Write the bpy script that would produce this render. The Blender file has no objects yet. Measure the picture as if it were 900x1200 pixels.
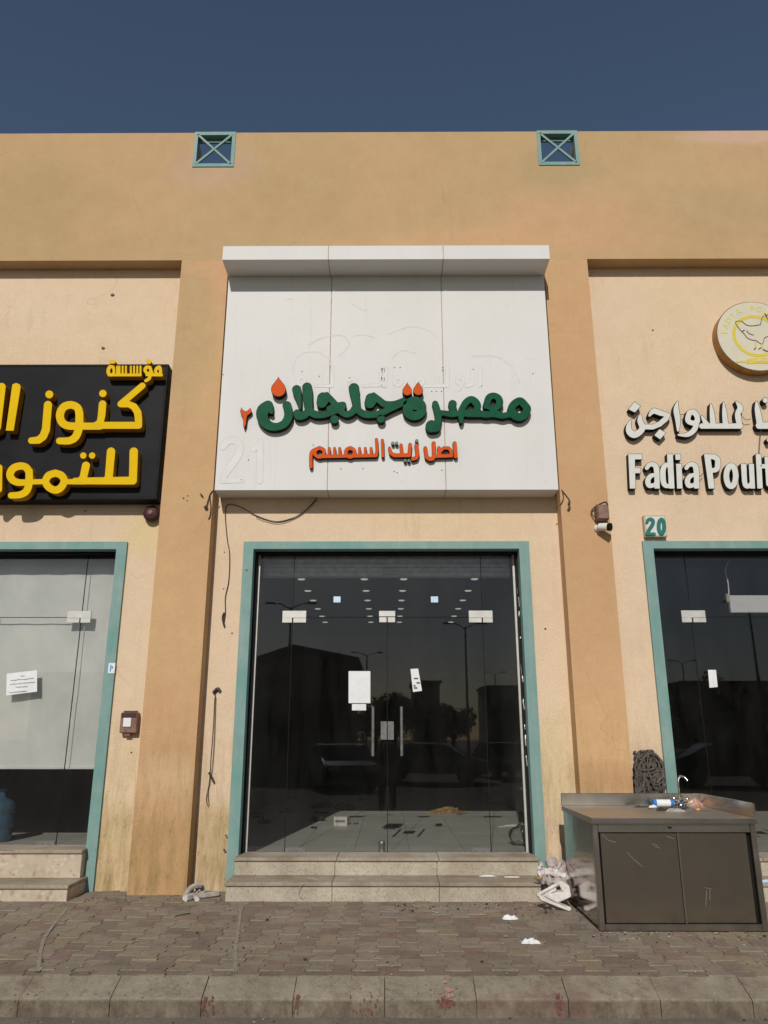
import bpy, bmesh, math, random
import numpy as np
from mathutils import Vector, Matrix
random.seed(7); np.random.seed(7)
R = math.radians
S = bpy.context.scene
COL = S.collection

# ------------------------------------------------------------------ camera
F_PX = 890.0                      # focal length for a 900 x 1200 frame
PITCH, YAW = R(16.4), R(0.3)
CAM = Vector((0.0, -8.2, 1.5))
fw = Vector((-math.sin(YAW)*math.cos(PITCH), math.cos(YAW)*math.cos(PITCH), math.sin(PITCH)))
rt = Vector((math.cos(YAW), math.sin(YAW), 0))
up = rt.cross(fw)
cd = bpy.data.cameras.new('camera'); cam = bpy.data.objects.new('camera', cd); COL.objects.link(cam)
cd.sensor_fit = 'VERTICAL'; cd.sensor_height = 36.0; cd.lens = F_PX/1200*36.0
cd.clip_start = 0.05; cd.clip_end = 2000
m3 = Matrix((rt, up, -fw)).transposed()
cam.matrix_world = Matrix.Translation(CAM) @ m3.to_4x4()
S.camera = cam
S.render.resolution_x, S.render.resolution_y = 768, 1024

# ------------------------------------------------------------------ light
SUN_EL, SUN_AZ = R(32), R(8)      # azimuth: how far left of straight behind the camera
S.world = bpy.data.worlds.new('World'); S.world.use_nodes = True
nt = S.world.node_tree; nt.nodes.clear()
wo = nt.nodes.new('ShaderNodeOutputWorld'); bg = nt.nodes.new('ShaderNodeBackground')
sky = nt.nodes.new('ShaderNodeTexSky'); sky.sky_type = 'NISHITA'; sky.sun_disc = False
sky.sun_elevation = SUN_EL
sd = Vector((-math.sin(SUN_AZ)*math.cos(SUN_EL), -math.cos(SUN_AZ)*math.cos(SUN_EL), math.sin(SUN_EL)))
sky.sun_rotation = math.atan2(sd.x, sd.y)
sky.air_density = 1.0; sky.dust_density = 0.7; sky.ozone_density = 1.0
bg.inputs['Strength'].default_value = 0.058
nt.links.new(sky.outputs[0], bg.inputs['Color']); nt.links.new(bg.outputs[0], wo.inputs['Surface'])
ld = bpy.data.lights.new('sun', 'SUN'); ld.energy = 3.15; ld.angle = R(0.5); ld.color = (1.0, 0.95, 0.87)
lo = bpy.data.objects.new('sun', ld); COL.objects.link(lo)
lo.rotation_euler = (-sd).to_track_quat('-Z', 'Y').to_euler()
S.view_settings.view_transform = 'Standard'; S.view_settings.look = 'None'
S.view_settings.exposure = 0.0; S.view_settings.gamma = 1.0
S.render.engine = 'CYCLES'

# ------------------------------------------------------------------ pixel -> place
def ray(px, py):
    return fw + rt*((px-450)/F_PX) + up*(-(py-600)/F_PX)
def P(px, py, Y=0.0):             # where the photo's pixel meets the upright plane y = Y  -> (x, z)
    d = ray(px, py); t = (Y-CAM.y)/d.y; p = CAM + d*t
    return p.x, p.z
def G(px, py, z=0.0):             # where it meets the level plane z -> (x, y)
    d = ray(px, py); t = (z-CAM.z)/d.z; p = CAM + d*t
    return p.x, p.y

# ------------------------------------------------------------------ materials
def newmat(name):
    m = bpy.data.materials.new(name); m.use_nodes = True
    t = m.node_tree; b = t.nodes['Principled BSDF']
    return m, t, b
def node(t, kind, **kw):
    n = t.nodes.new(kind)
    for k, v in kw.items(): setattr(n, k, v)
    return n
def noise(t, scale, detail=4, rough=.55, vec=None, dist=0):
    n = node(t, 'ShaderNodeTexNoise'); n.inputs['Scale'].default_value = scale
    n.inputs['Detail'].default_value = detail; n.inputs['Roughness'].default_value = rough
    n.inputs['Distortion'].default_value = dist
    if vec: t.links.new(vec, n.inputs['Vector'])
    return n.outputs['Fac']
def ramp(t, fac, a, b, ca=(0,0,0,1), cb=(1,1,1,1)):
    r = node(t, 'ShaderNodeValToRGB'); r.color_ramp.elements[0].position = a; r.color_ramp.elements[1].position = b
    r.color_ramp.elements[0].color = ca; r.color_ramp.elements[1].color = cb
    t.links.new(fac, r.inputs['Fac']); return r.outputs['Color']
def mix(t, fac, a, b, mode='MIX'):
    n = node(t, 'ShaderNodeMix', data_type='RGBA', blend_type=mode)
    for sock, v in ((n.inputs[0], fac), (n.inputs[6], a), (n.inputs[7], b)):
        if isinstance(v, (int, float)): sock.default_value = v
        elif isinstance(v, tuple): sock.default_value = (*v[:3], 1)
        else: t.links.new(v, sock)
    return n.outputs[2]
def mul(t, a, k):
    n = node(t, 'ShaderNodeMath', operation='MULTIPLY')
    for i, v in enumerate((a, k)):
        if isinstance(v, (int, float)): n.inputs[i].default_value = v
        else: t.links.new(v, n.inputs[i])
    return n.outputs[0]
def mapped(t, scale=(1,1,1), loc=(0,0,0)):
    g = node(t, 'ShaderNodeNewGeometry')
    mp = node(t, 'ShaderNodeMapping'); mp.inputs['Scale'].default_value = scale; mp.inputs['Location'].default_value = loc
    t.links.new(g.outputs['Position'], mp.inputs['Vector']); return mp.outputs['Vector']
def bump(t, b, h, strength=.3, dist=.01):
    n = node(t, 'ShaderNodeBump'); n.inputs['Strength'].default_value = strength; n.inputs['Distance'].default_value = dist
    t.links.new(h, n.inputs['Height']); t.links.new(n.outputs['Normal'], b.inputs['Normal'])
def plain(name, c, rough=.6, metal=0.0, vary=.12, scale=6, bmp=0.0, bscale=60, emit=None, spec=None):
    m, t, b = newmat(name)
    v = mapped(t)
    n = noise(t, scale, 5, .6, v)
    dark = tuple(x*(1-vary) for x in c); lite = tuple(min(1, x*(1+vary)) for x in c)
    t.links.new(mix(t, ramp(t, n, .3, .7), dark, lite), b.inputs['Base Color'])
    b.inputs['Roughness'].default_value = rough; b.inputs['Metallic'].default_value = metal
    if spec is not None: b.inputs['Specular IOR Level'].default_value = spec
    if bmp: bump(t, b, noise(t, bscale, 4, .6, v), bmp, .01)
    if emit:
        b.inputs['Emission Color'].default_value = (*emit[:3], 1); b.inputs['Emission Strength'].default_value = emit[3]
    return m

def blob(t, px, py, Y, rx, rz, seed=0.0, edge=.35):
    cx, cz = P(px, py, Y); g = node(t, 'ShaderNodeNewGeometry')
    mp = node(t, 'ShaderNodeMapping', vector_type='POINT'); mp.inputs['Location'].default_value = (-cx/rx, 0, -cz/rz); mp.inputs['Scale'].default_value = (1/rx, 0, 1/rz)
    t.links.new(g.outputs['Position'], mp.inputs['Vector'])
    ln = node(t, 'ShaderNodeVectorMath', operation='LENGTH'); t.links.new(mp.outputs['Vector'], ln.inputs[0])
    nz = noise(t, 2.2, 5, .65, mapped(t, loc=(seed, 1, seed)))
    ad = node(t, 'ShaderNodeMath', operation='ADD'); t.links.new(ln.outputs['Value'], ad.inputs[0]); t.links.new(nz, ad.inputs[1])
    mr = node(t, 'ShaderNodeMapRange'); mr.inputs['From Min'].default_value = 1.5+edge; mr.inputs['From Max'].default_value = 1.5-edge
    t.links.new(ad.outputs[0], mr.inputs['Value']); return mr.outputs[0]
def stucco(name, c1, c2, patch, seed, extra=()):
    m, t, b = newmat(name)
    v = mapped(t, loc=(seed, seed*.7, seed*1.3))
    big = ramp(t, noise(t, .55, 3, .5, v), .38, .62)
    col = mix(t, big, c1, c2)
    pt = ramp(t, noise(t, .35, 2, .5, mapped(t, loc=(seed*2.1, 3, seed))), .52, .6)
    col = mix(t, mul(t, pt, .55), col, patch)
    for (bp, bcol, bs) in extra: col = mix(t, mul(t, blob(t, *bp), bs), col, bcol)
    mid = ramp(t, noise(t, 5, 6, .7, v), .3, .75)
    col = mix(t, .10, col, mid, 'SOFT_LIGHT')
    grain = ramp(t, noise(t, 110, 3, .7, v), .25, .75)
    col = mix(t, .30, col, grain, 'SOFT_LIGHT')
    # vertical rain streaks and grime
    st = ramp(t, noise(t, 1.0, 5, .75, mapped(t, (9, 9, .7), (seed, 0, 0))), .54, .78)
    gm = ramp(t, noise(t, .8, 3, .6, mapped(t, loc=(4, seed, 0))), .45, .7)
    col = mix(t, mul(t, mul(t, st, gm), .38), col, (.23, .16, .09))
    # splash dirt on the lowest half metre
    sep = node(t, 'ShaderNodeSeparateXYZ'); g = node(t, 'ShaderNodeNewGeometry'); t.links.new(g.outputs['Position'], sep.inputs[0])
    mr = node(t, 'ShaderNodeMapRange'); t.links.new(sep.outputs['Z'], mr.inputs['Value'])
    mr.inputs['From Min'].default_value = 2.0; mr.inputs['From Max'].default_value = 0.0
    dn = ramp(t, noise(t, 2.2, 7, .78, mapped(t, (5, 5, .9), (seed, 2, 0))), .42, .64)
    col = mix(t, mul(t, mul(t, dn, mr.outputs[0]), .8), col, (.27, .185, .075))
    d2 = ramp(t, noise(t, 16, 5, .8, mapped(t, (1.5, 1.5, .5), (seed, 7, 0))), .56, .70)
    col = mix(t, mul(t, mul(t, d2, mr.outputs[0]), .75), col, (.15, .10, .05))
    # scuffs and pits
    sp = ramp(t, noise(t, 24, 3, .8, v), .71, .76)
    sg = ramp(t, noise(t, 1.6, 3, .5, mapped(t, loc=(1, 5, seed))), .5, .62)
    col = mix(t, mul(t, mul(t, sp, sg), .5), col, (.16, .10, .05))
    # hairline cracks
    vo = node(t, 'ShaderNodeTexVoronoi', feature='DISTANCE_TO_EDGE'); vo.inputs['Scale'].default_value = .55
    nv = node(t, 'ShaderNodeTexNoise'); nv.inputs['Scale'].default_value = 3; t.links.new(v, nv.inputs['Vector'])
    av = node(t, 'ShaderNodeMix', data_type='VECTOR'); av.inputs[0].default_value = .25
    t.links.new(v, av.inputs[4]); t.links.new(nv.outputs['Color'], av.inputs[5]); t.links.new(av.outputs[1], vo.inputs['Vector'])
    ck = ramp(t, vo.outputs['Distance'], 0.0015, .004, (1,1,1,1), (0,0,0,1))
    cg = ramp(t, noise(t, .9, 2, .5, mapped(t, loc=(8, 1, seed))), .5, .58)
    col = mix(t, mul(t, mul(t, ck, cg), .14), col, (.15, .10, .06))
    t.links.new(col, b.inputs['Base Color'])
    b.inputs['Roughness'].default_value = .93; b.inputs['Specular IOR Level'].default_value = .15
    bump(t, b, noise(t, 80, 5, .7, v), .6, .012)
    return m

def stone(name, c, spk_d, spk_l, scale=90, rough=.55, stain=.35):
    m, t, b = newmat(name); v = mapped(t)
    vo = node(t, 'ShaderNodeTexVoronoi'); vo.inputs['Scale'].default_value = scale; t.links.new(v, vo.inputs['Vector'])
    r = ramp(t, vo.outputs['Color'], .12, .2)
    col = mix(t, r, spk_d, c)
    vo2 = node(t, 'ShaderNodeTexVoronoi'); vo2.inputs['Scale'].default_value = scale*1.35; t.links.new(v, vo2.inputs['Vector'])
    col = mix(t, ramp(t, vo2.outputs['Color'], .80, .86), col, spk_l)
    g = ramp(t, noise(t, 2.6, 7, .72, v), .38, .68)
    col = mix(t, mul(t, g, stain), col, (.17, .12, .07))
    g2 = ramp(t, noise(t, 22, 5, .7, v), .52, .72)
    col = mix(t, mul(t, g2, .25), col, (.10, .075, .05))
    t.links.new(col, b.inputs['Base Color']); b.inputs['Roughness'].default_value = rough
    bump(t, b, noise(t, 70, 4, .6, v), .15, .006)
    return m

def concrete(name, c, stainc=(.07, .045, .03), red=0.0, dust=0.0):
    m, t, b = newmat(name); v = mapped(t)
    col = mix(t, ramp(t, noise(t, 3, 7, .7, v), .3, .7), tuple(x*.72 for x in c), tuple(x*1.2 for x in c))
    col = mix(t, mul(t, ramp(t, noise(t, 14, 6, .8, v), .5, .7), .55), col, stainc)
    col = mix(t, mul(t, ramp(t, noise(t, 60, 3, .7, v), .55, .75), .5), col, tuple(min(1, x*1.7) for x in c))
    if dust: col = mix(t, mul(t, ramp(t, noise(t, 1.1, 6, .7, mapped(t, loc=(2, 9, 1))), .36, .62), dust), col, (.275, .23, .17))
    pits = ramp(t, noise(t, 40, 2, .6, v), .64, .69)
    pg = ramp(t, noise(t, 2.2, 3, .6, v), .42, .6)
    col = mix(t, mul(t, mul(t, pits, pg), .75), col, (.035, .022, .018))
    if red:
        g = node(t, 'ShaderNodeNewGeometry'); sp = node(t, 'ShaderNodeSeparateXYZ'); t.links.new(g.outputs['Position'], sp.inputs[0])
        lo_ = node(t, 'ShaderNodeMapRange'); lo_.inputs['From Min'].default_value = -.079; lo_.inputs['From Max'].default_value = -.096; t.links.new(sp.outputs['Z'], lo_.inputs['Value'])
        dd = ramp(t, noise(t, 7, 7, .8, mapped(t, (1, 1, .6), (3, 3, 0))), .25, .7)
        col = mix(t, mul(t, mul(t, dd, lo_.outputs[0]), 1.0), col, (.085, .06, .045))
        rg = ramp(t, noise(t, 1.3, 4, .7, mapped(t, loc=(5.2, 1, 2))), .53, .64)
        col = mix(t, mul(t, rg, red), col, (.13, .055, .05))
    t.links.new(col, b.inputs['Base Color']); b.inputs['Roughness'].default_value = .92
    b.inputs['Specular IOR Level'].default_value = .2
    bump(t, b, noise(t, 55, 6, .7, v), .5, .012)
    return m

def glassmat(name, tint=.80, rough=0.0, ior=1.45, dust=.012):
    m = bpy.data.materials.new(name); m.use_nodes = True; t = m.node_tree; t.nodes.clear()
    o = node(t, 'ShaderNodeOutputMaterial'); tr = node(t, 'ShaderNodeBsdfTransparent')
    tr.inputs[0].default_value = (tint, tint, tint*.99, 1)
    gl = node(t, 'ShaderNodeBsdfGlossy'); gl.inputs['Roughness'].default_value = rough+.012; gl.inputs[0].default_value = (.84,.86,.92,1)
    fr = node(t, 'ShaderNodeFresnel'); fr.inputs[0].default_value = ior
    m1 = node(t, 'ShaderNodeMixShader'); t.links.new(fr.outputs[0], m1.inputs[0]); t.links.new(tr.outputs[0], m1.inputs[1]); t.links.new(gl.outputs[0], m1.inputs[2])
    df = node(t, 'ShaderNodeBsdfDiffuse'); df.inputs[0].default_value = (.5,.48,.44,1)
    m2 = node(t, 'ShaderNodeMixShader')
    v = mapped(t, (2, 2, .5))
    f = mul(t, ramp(t, noise(t, 3, 6, .7, v), .35, .8), dust)
    t.links.new(f, m2.inputs[0]); t.links.new(m1.outputs[0], m2.inputs[1]); t.links.new(df.outputs[0], m2.inputs[2])
    t.links.new(m2.outputs[0], o.inputs['Surface'])
    return m

def steel(name, c=(.36,.34,.31), rough=.28, horiz=True):
    m, t, b = newmat(name)
    v = mapped(t, (1.5, 1.5, 45) if horiz else (40, 40, 2))
    n = noise(t, 1.5, 4, .6, v)
    sm = ramp(t, noise(t, 2.4, 4, .6, mapped(t)), .35, .7)
    col = mix(t, mul(t, sm, .5), c, tuple(x*.7 for x in c))
    t.links.new(col, b.inputs['Base Color']); b.inputs['Metallic'].default_value = 1.0
    mr = node(t, 'ShaderNodeMapRange'); t.links.new(mix(t, .5, n, sm), mr.inputs['Value'])
    mr.inputs['To Min'].default_value = rough*.65; mr.inputs['To Max'].default_value = rough*1.6
    t.links.new(mr.outputs[0], b.inputs['Roughness'])
    bump(t, b, noise(t, 2.2, 2, .5, mapped(t)), .28, .03)
    return m

M = {}
M['ochre'] = stucco('ochre_stucco', (.475,.33,.175), (.505,.352,.192), (.54,.35,.20), 1.0,
    [((690, 262, 0, 1.5, .45, 1.0), (.57,.345,.195), .6), ((560, 285, 0, 1.6, .22, 3.0), (.58,.355,.20), .5), ((251, 195, 0, .55, .35, 2.0), (.50,.36,.25), .6), ((655, 195, 0, .55, .30, 5.0), (.42,.31,.17), .6),
     ((880, 160, 0, .9, .12, 4.0), (.58,.40,.31), .7), ((40, 230, 0, 1.0, .5, 6.0), (.43,.31,.155), .5), ((860, 250, 0, 1.2, .4, 8.0), (.45,.325,.175), .6)])
M['pil'] = stucco('orange_stucco', (.54,.335,.18), (.57,.355,.195), (.57,.39,.20), 4.3,
    [((208, 885, 0, .22, .12, 1.5, .35), (.38,.20,.09), .35), ((200, 910, 0, .3, .25, 3.1), (.60,.43,.25), .5), ((195, 1000, 0, .5, .4, 7.7), (.42,.26,.11), .55), ((215, 390, 0, .4, .9, 5.5), (.48,.345,.185), .7), ((700, 850, 0, .5, .35, 2.2), (.60,.39,.20), .5), ((705, 910, 0, .4, .16, 9.2, .15), (.50,.30,.15), .6)])
M['peach'] = stucco('peach_stucco', (.66,.51,.365), (.70,.545,.39), (.68,.52,.34), 8.1,
    [((190, 620, .2, .5, .3, 1.1), (.66,.53,.28), .7), ((130, 1000, .2, .35, .45, 3.4), (.50,.37,.17), .6), ((255, 990, .2, .3, .4, 5.4), (.46,.33,.15), .6), ((650, 900, .2, .25, .5, 2.4), (.62,.49,.28), .6)])
M['white'] = plain('white_composite_panel', (.61,.595,.565), .42, vary=.05, scale=1.2, bmp=.04, bscale=2)
def dirty_white():
    m, t, b = newmat('aged_white_panel'); v = mapped(t)
    col = mix(t, ramp(t, noise(t, 1.0, 4, .6, v), .35, .7), (.63,.625,.61), (.67,.665,.655))
    s = ramp(t, noise(t, 1, 6, .75, mapped(t, (16, 16, .9))), .56, .8)
    col = mix(t, mul(t, s, .22), col, (.40,.33,.25))
    s2 = ramp(t, noise(t, 7, 6, .75, mapped(t, (1, 1, 1.6))), .60, .72)
    col = mix(t, mul(t, s2, .16), col, (.35,.32,.32))
    t.links.new(col, b.inputs['Base Color']); b.inputs['Roughness'].default_value = .5; b.inputs['Specular IOR Level'].default_value = .12
    bump(t, b, noise(t, 1.4, 2, .5, v), .06, .03)
    return m
M['white'] = dirty_white()
M['teal'] = None
def teal():
    m, t, b = newmat('weathered_teal_paint'); v = mapped(t)
    col = mix(t, ramp(t, noise(t, 3, 6, .7, v), .35, .7), (.145,.265,.25), (.20,.325,.30))
    col = mix(t, mul(t, ramp(t, noise(t, 1, 5, .8, mapped(t, (14,14,1.2))), .5, .75), .5), col, (.33,.36,.31))
    col = mix(t, mul(t, ramp(t, noise(t, 2.3, 3, .6, mapped(t, (1,1,.6), (3,0,1))), .5, .62), .45), col, (.07,.25,.215))
    col = mix(t, mul(t, ramp(t, noise(t, 38, 4, .8, v), .63, .7), .6), col, (.07,.08,.06))
    t.links.new(col, b.inputs['Base Color']); b.inputs['Roughness'].default_value = .62
    bump(t, b, noise(t, 40, 4, .6, v), .12, .004)
    return m
M['teal'] = teal()
M['blacksign'] = plain('black_gloss_panel', (.012,.012,.014), .5, vary=.3, scale=3, spec=.08)
M['black'] = plain('black_plastic', (.012,.011,.010), .6, vary=.2, spec=.1)
M['yellow'] = plain('yellow_acrylic', (.70,.455,.004), .5, vary=.05, spec=.05)
M['yellowside'] = plain('shaded_yellow_side', (.42,.20,.008), .5, vary=.15, spec=.1)  # shade on the yellow letter sides, put into their colour
M['green'] = plain('green_acrylic', (.003,.078,.037), .5, vary=.22, scale=9, spec=.07)
M['orange'] = plain('orange_acrylic', (.60,.085,.012), .5, vary=.08, spec=.05)
M['greydot'] = plain('dark_green_acrylic', (.02,.07,.06), .4)
M['letterwhite'] = plain('pale_letter_face', (.62,.62,.585), .5, vary=.06, scale=8, spec=.1)
M['ghostd'] = plain('old_glue_line', (.52,.505,.49), .7, vary=.12, scale=30, spec=.1)
M['smear'] = plain('faint_adhesive_smear', (.622,.614,.60), .7, vary=.08, scale=20, spec=.1)
M['seam'] = plain('rusty_seam', (.42,.31,.20), .8, vary=.4, scale=12)
M['ghostl'] = plain('cleaner_panel_patch', (.665,.66,.65), .5, vary=.05, spec=.1)
M['num'] = plain('green_number_paint', (.0,.13,.115), .5)
M['cream'] = plain('cream_plate', (.45,.40,.29), .6, vary=.15, scale=20)
M['emblem'] = plain('emblem_face', (.60,.56,.44), .5, vary=.05, spec=.1)
M['embyel'] = plain('emblem_pale_yellow', (.62,.49,.055), .5, vary=.12, scale=30)
M['embtxt'] = plain('emblem_faded_yellow', (.62,.54,.16), .5, vary=.12, scale=30)
M['embside'] = plain('emblem_brown_rim', (.36,.17,.03), .5, vary=.3, scale=9)
M['ink'] = plain('dark_ink', (.05,.04,.04), .6)
M['glass'] = glassmat('shop_glass', .82)
M['clear'] = glassmat('clear_plastic', .9, .08, 1.4, .12)
M['alu'] = plain('aged_aluminium', (.30,.29,.28), .45, .6, vary=.25, scale=9)
M['darkmetal'] = plain('tarnished_metal', (.15,.145,.14), .5, .3, vary=.3, scale=25)
M['patch'] = plain('satin_patch_fitting', (.52,.51,.48), .45, .25, vary=.1, scale=12)
M['granite'] = stone('speckled_granite', (.45,.40,.315), (.15,.115,.08), (.62,.58,.49), 170, .6, .5)
M['granite2'] = stone('worn_granite_tread', (.35,.305,.235), (.12,.09,.06), (.46,.42,.34), 170, .75, .8)
M['marble'] = stone('beige_marble', (.52,.43,.33), (.40,.31,.22), (.60,.52,.42), 30, .5, .3)
M['tile'] = plain('grey_floor_tile', (.54,.55,.50), .5, vary=.10, scale=2)
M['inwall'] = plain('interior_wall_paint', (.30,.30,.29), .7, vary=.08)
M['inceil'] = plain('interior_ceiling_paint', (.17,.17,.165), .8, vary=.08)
M['shutter'] = plain('shutter_slat', (.8,.8,.78), .6, .0, vary=.2, scale=14)
M['blind'] = plain('dusty_white_blind', (.84,.86,.83), .85, vary=.12, scale=2.2, bmp=.1, bscale=4)
M['paper'] = plain('white_paper', (.72,.73,.74), .8, vary=.05, scale=14)
M['lamp'] = plain('lit_lens', (.8,.8,.75), .5, emit=(1,.95,.85,.5))
M['sticker'] = plain('pale_blue_sticker', (.50,.66,.84), .4, vary=.1, scale=40)
M['cable'] = plain('black_cable', (.035,.028,.022), .6, vary=.3)
M['cablegrey'] = plain('dusty_grey_cable', (.095,.08,.068), .75, vary=.35, scale=18)
M['maroon'] = plain('maroon_plastic', (.05,.012,.016), .7, vary=.4, scale=20)
M['brown'] = plain('brown_plastic', (.19,.10,.075), .55, vary=.35, scale=15)
M['camwhite'] = plain('white_plastic', (.68,.66,.62), .4, vary=.1)
M['steel'] = steel('brushed_steel', (.50,.465,.41), .22)
M['steeltop'] = steel('brushed_steel_top', (.52,.47,.40), .42, False)
M['steeldk'] = plain('dark_steel', (.36,.33,.29), .30, 1.0, vary=.2, scale=5)
M['chrome'] = plain('chrome', (.65,.65,.64), .12, 1.0, vary=.05)
M['blue'] = plain('blue_label', (.02,.17,.52), .4, vary=.1)
M['bottle'] = plain('blue_water_bottle', (.06,.13,.20), .25, vary=.2, scale=5)
M['rag'] = plain('dirty_mauve_cloth', (.40,.34,.33), .9, vary=.35, scale=14, bmp=.3, bscale=40)
M['ragw'] = plain('white_dirty_board', (.56,.52,.50), .8, vary=.25, scale=14, bmp=.2, bscale=30)
M['ragb'] = plain('brown_rag', (.30,.19,.08), .9, vary=.5, scale=18)
M['dirt'] = plain('dark_debris', (.03,.027,.025), .9, vary=.4, scale=20)
M['card'] = plain('cardboard', (.26,.17,.10), .85, vary=.15)
M['pinkbag'] = plain('pinkish_plastic_bag', (.42,.24,.20), .35, vary=.5, scale=30)
M['orangecap'] = plain('orange_plastic', (.50,.21,.02), .4)
M['pipe'] = plain('dusty_grey_trim', (.33,.30,.265), .8, vary=.3, scale=14)
M['kerb'] = concrete('kerb_concrete', (.26,.225,.17), red=.45)
M['base'] = concrete('pavement_bed', (.21,.175,.13))
M['pA'] = concrete('grey_paver', (.26,.215,.165), dust=.35); M['pB'] = concrete('brown_paver', (.205,.160,.125), dust=.35)
M['pC'] = concrete('yellow_paver', (.27,.215,.145), dust=.35); M['pD'] = concrete('reddish_paver', (.235,.160,.13), dust=.35)
M['asphalt'] = concrete('asphalt', (.19,.165,.13), (.08,.07,.055))
M['leaf'] = plain('leaf_green', (.045,.075,.025), .7, vary=.5, scale=2)
M['bark'] = plain('bark', (.10,.07,.045), .9, vary=.3, scale=12)
M['far'] = plain('far_building_wall', (.30,.26,.20), .9, vary=.1)
M['farroof'] = plain('far_building_roof', (.10,.09,.085), .8)
M['fargl'] = plain('far_window', (.03,.035,.04), .2)
M['pole'] = plain('galvanised_pole', (.16,.16,.16), .5, .5)
M['carw'] = plain('white_car_paint', (.45,.45,.44), .25, vary=.03); M['cars'] = plain('silver_car_paint', (.22,.23,.24), .3, .4, vary=.05)
M['carb'] = plain('dark_car_paint', (.02,.03,.05), .2, vary=.1)
M['tyre'] = plain('rubber', (.02,.02,.02), .85)
M['skin'] = plain('skin', (.32,.18,.12), .6, vary=.08); M['shirt'] = plain('dark_shirt', (.03,.035,.06), .85, vary=.1)
M['trouser'] = plain('dark_trousers', (.02,.02,.025), .85); M['hair'] = plain('black_hair', (.01,.009,.008), .7)

# ------------------------------------------------------------------ object helpers
def tag(o, label=None, cat=None, group=None, kind=None):
    if label: o['label'] = label
    if cat: o['category'] = cat
    if group: o['group'] = group
    if kind: o['kind'] = kind
    return o
def thing(name, label, cat, loc=(0,0,0), group=None, rz=0):
    o = bpy.data.objects.new(name, None); COL.objects.link(o); o.empty_display_size = .1
    o.location = loc; o.rotation_euler = (0,0,rz); tag(o, label, cat, group); return o
def link(name, me, mat, parent=None, smooth=False):
    o = bpy.data.objects.new(name, me); COL.objects.link(o)
    if mat is not None and not me.materials:
        for mm in (mat if isinstance(mat, (list, tuple)) else [mat]): me.materials.append(mm)
    if smooth: me.shade_smooth()
    if parent: 
        o.parent = parent
        pw = Matrix.Translation(parent.location) @ parent.rotation_euler.to_matrix().to_4x4() if parent.parent is None else None
        o.matrix_parent_inverse = pw.inverted() if pw is not None else world_of(parent).inverted()
    return o
def world_of(o):
    loc = Matrix.LocRotScale(o.location, o.rotation_euler, o.scale)
    return loc if o.parent is None else world_of(o.parent) @ o.matrix_parent_inverse @ loc
def obj(name, bm, mat, parent=None, smooth=False):
    me = bpy.data.meshes.new(name); bmesh.ops.recalc_face_normals(bm, faces=bm.faces); bm.to_mesh(me); bm.free()
    return link(name, me, mat, parent, smooth)
def box(bm, x0, x1, y0, y1, z0, z1, bev=0.0, mat=0, rot=None, piv=None):
    x0, x1 = sorted((x0, x1)); y0, y1 = sorted((y0, y1)); z0, z1 = sorted((z0, z1))
    r = bmesh.ops.create_cube(bm, size=1.0); vs = r['verts']
    for v in vs: v.co = Vector(((x0+x1)/2+v.co.x*(x1-x0), (y0+y1)/2+v.co.y*(y1-y0), (z0+z1)/2+v.co.z*(z1-z0)))
    fs = set(f for v in vs for f in v.link_faces)
    if bev:
        es = set(e for v in vs for e in v.link_edges)
        rr = bmesh.ops.bevel(bm, geom=list(es)+list(vs), offset=bev, segments=1, affect='EDGES', profile=.5)
        fs = set(rr['faces']) | set(f for f in fs if f.is_valid); vs = list(set(v for f in fs for v in f.verts))
    for f in fs: f.material_index = mat
    if rot is not None:
        bmesh.ops.rotate(bm, verts=list(vs), cent=piv or Vector(((x0+x1)/2,(y0+y1)/2,(z0+z1)/2)), matrix=rot)
    return vs
def bx(name, mat, parent, x0, x1, y0, y1, z0, z1, bev=0.0):
    bm = bmesh.new(); box(bm, x0, x1, y0, y1, z0, z1, bev); return obj(name, bm, mat, parent)
def tube(bm, pts, r, seg=7, cap=True, mat=0):
    pts = [Vector(p) for p in pts]; rings = []
    n = len(pts); prev = None
    for i, p in enumerate(pts):
        d = (pts[min(i+1, n-1)]-pts[max(i-1, 0)]).normalized()
        if prev is None:
            a = d.orthogonal().normalized()
        else:
            a = (prev - d*prev.dot(d)); a = a.normalized() if a.length > 1e-6 else d.orthogonal().normalized()
        prev = a; b = d.cross(a); rr = r[i] if isinstance(r, (list, tuple)) else r
        rings.append([bm.verts.new(p + (a*math.cos(2*math.pi*k/seg)+b*math.sin(2*math.pi*k/seg))*rr) for k in range(seg)])
    for i in range(n-1):
        for k in range(seg):
            f = bm.faces.new((rings[i][k], rings[i][(k+1)%seg], rings[i+1][(k+1)%seg], rings[i+1][k])); f.material_index = mat
    if cap:
        bm.faces.new(rings[0]).material_index = mat; bm.faces.new(rings[-1][::-1]).material_index = mat
def smoothpts(pts, n=6):
    pts = [Vector(p) for p in pts]
    if len(pts) < 3: return pts
    out = []
    for i in range(len(pts)-1):
        p0, p1, p2, p3 = pts[max(i-1,0)], pts[i], pts[i+1], pts[min(i+2,len(pts)-1)]
        for k in range(n):
            t = k/n
            out.append(.5*((2*p1)+(p2-p0)*t+(2*p0-5*p1+4*p2-p3)*t*t+(3*p1-3*p2+p3-p0)*t**3))
    out.append(pts[-1]); return out
def lathe(bm, prof, cx, cy, seg=20, mat=0):
    rings = [[bm.verts.new((cx+r*math.cos(2*math.pi*k/seg), cy+r*math.sin(2*math.pi*k/seg), z)) for k in range(seg)] for r, z in prof]
    for i in range(len(rings)-1):
        for k in range(seg):
            bm.faces.new((rings[i][k], rings[i][(k+1)%seg], rings[i+1][(k+1)%seg], rings[i+1][k])).material_index = mat
    bm.faces.new(rings[0]); bm.faces.new(rings[-1])
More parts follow.
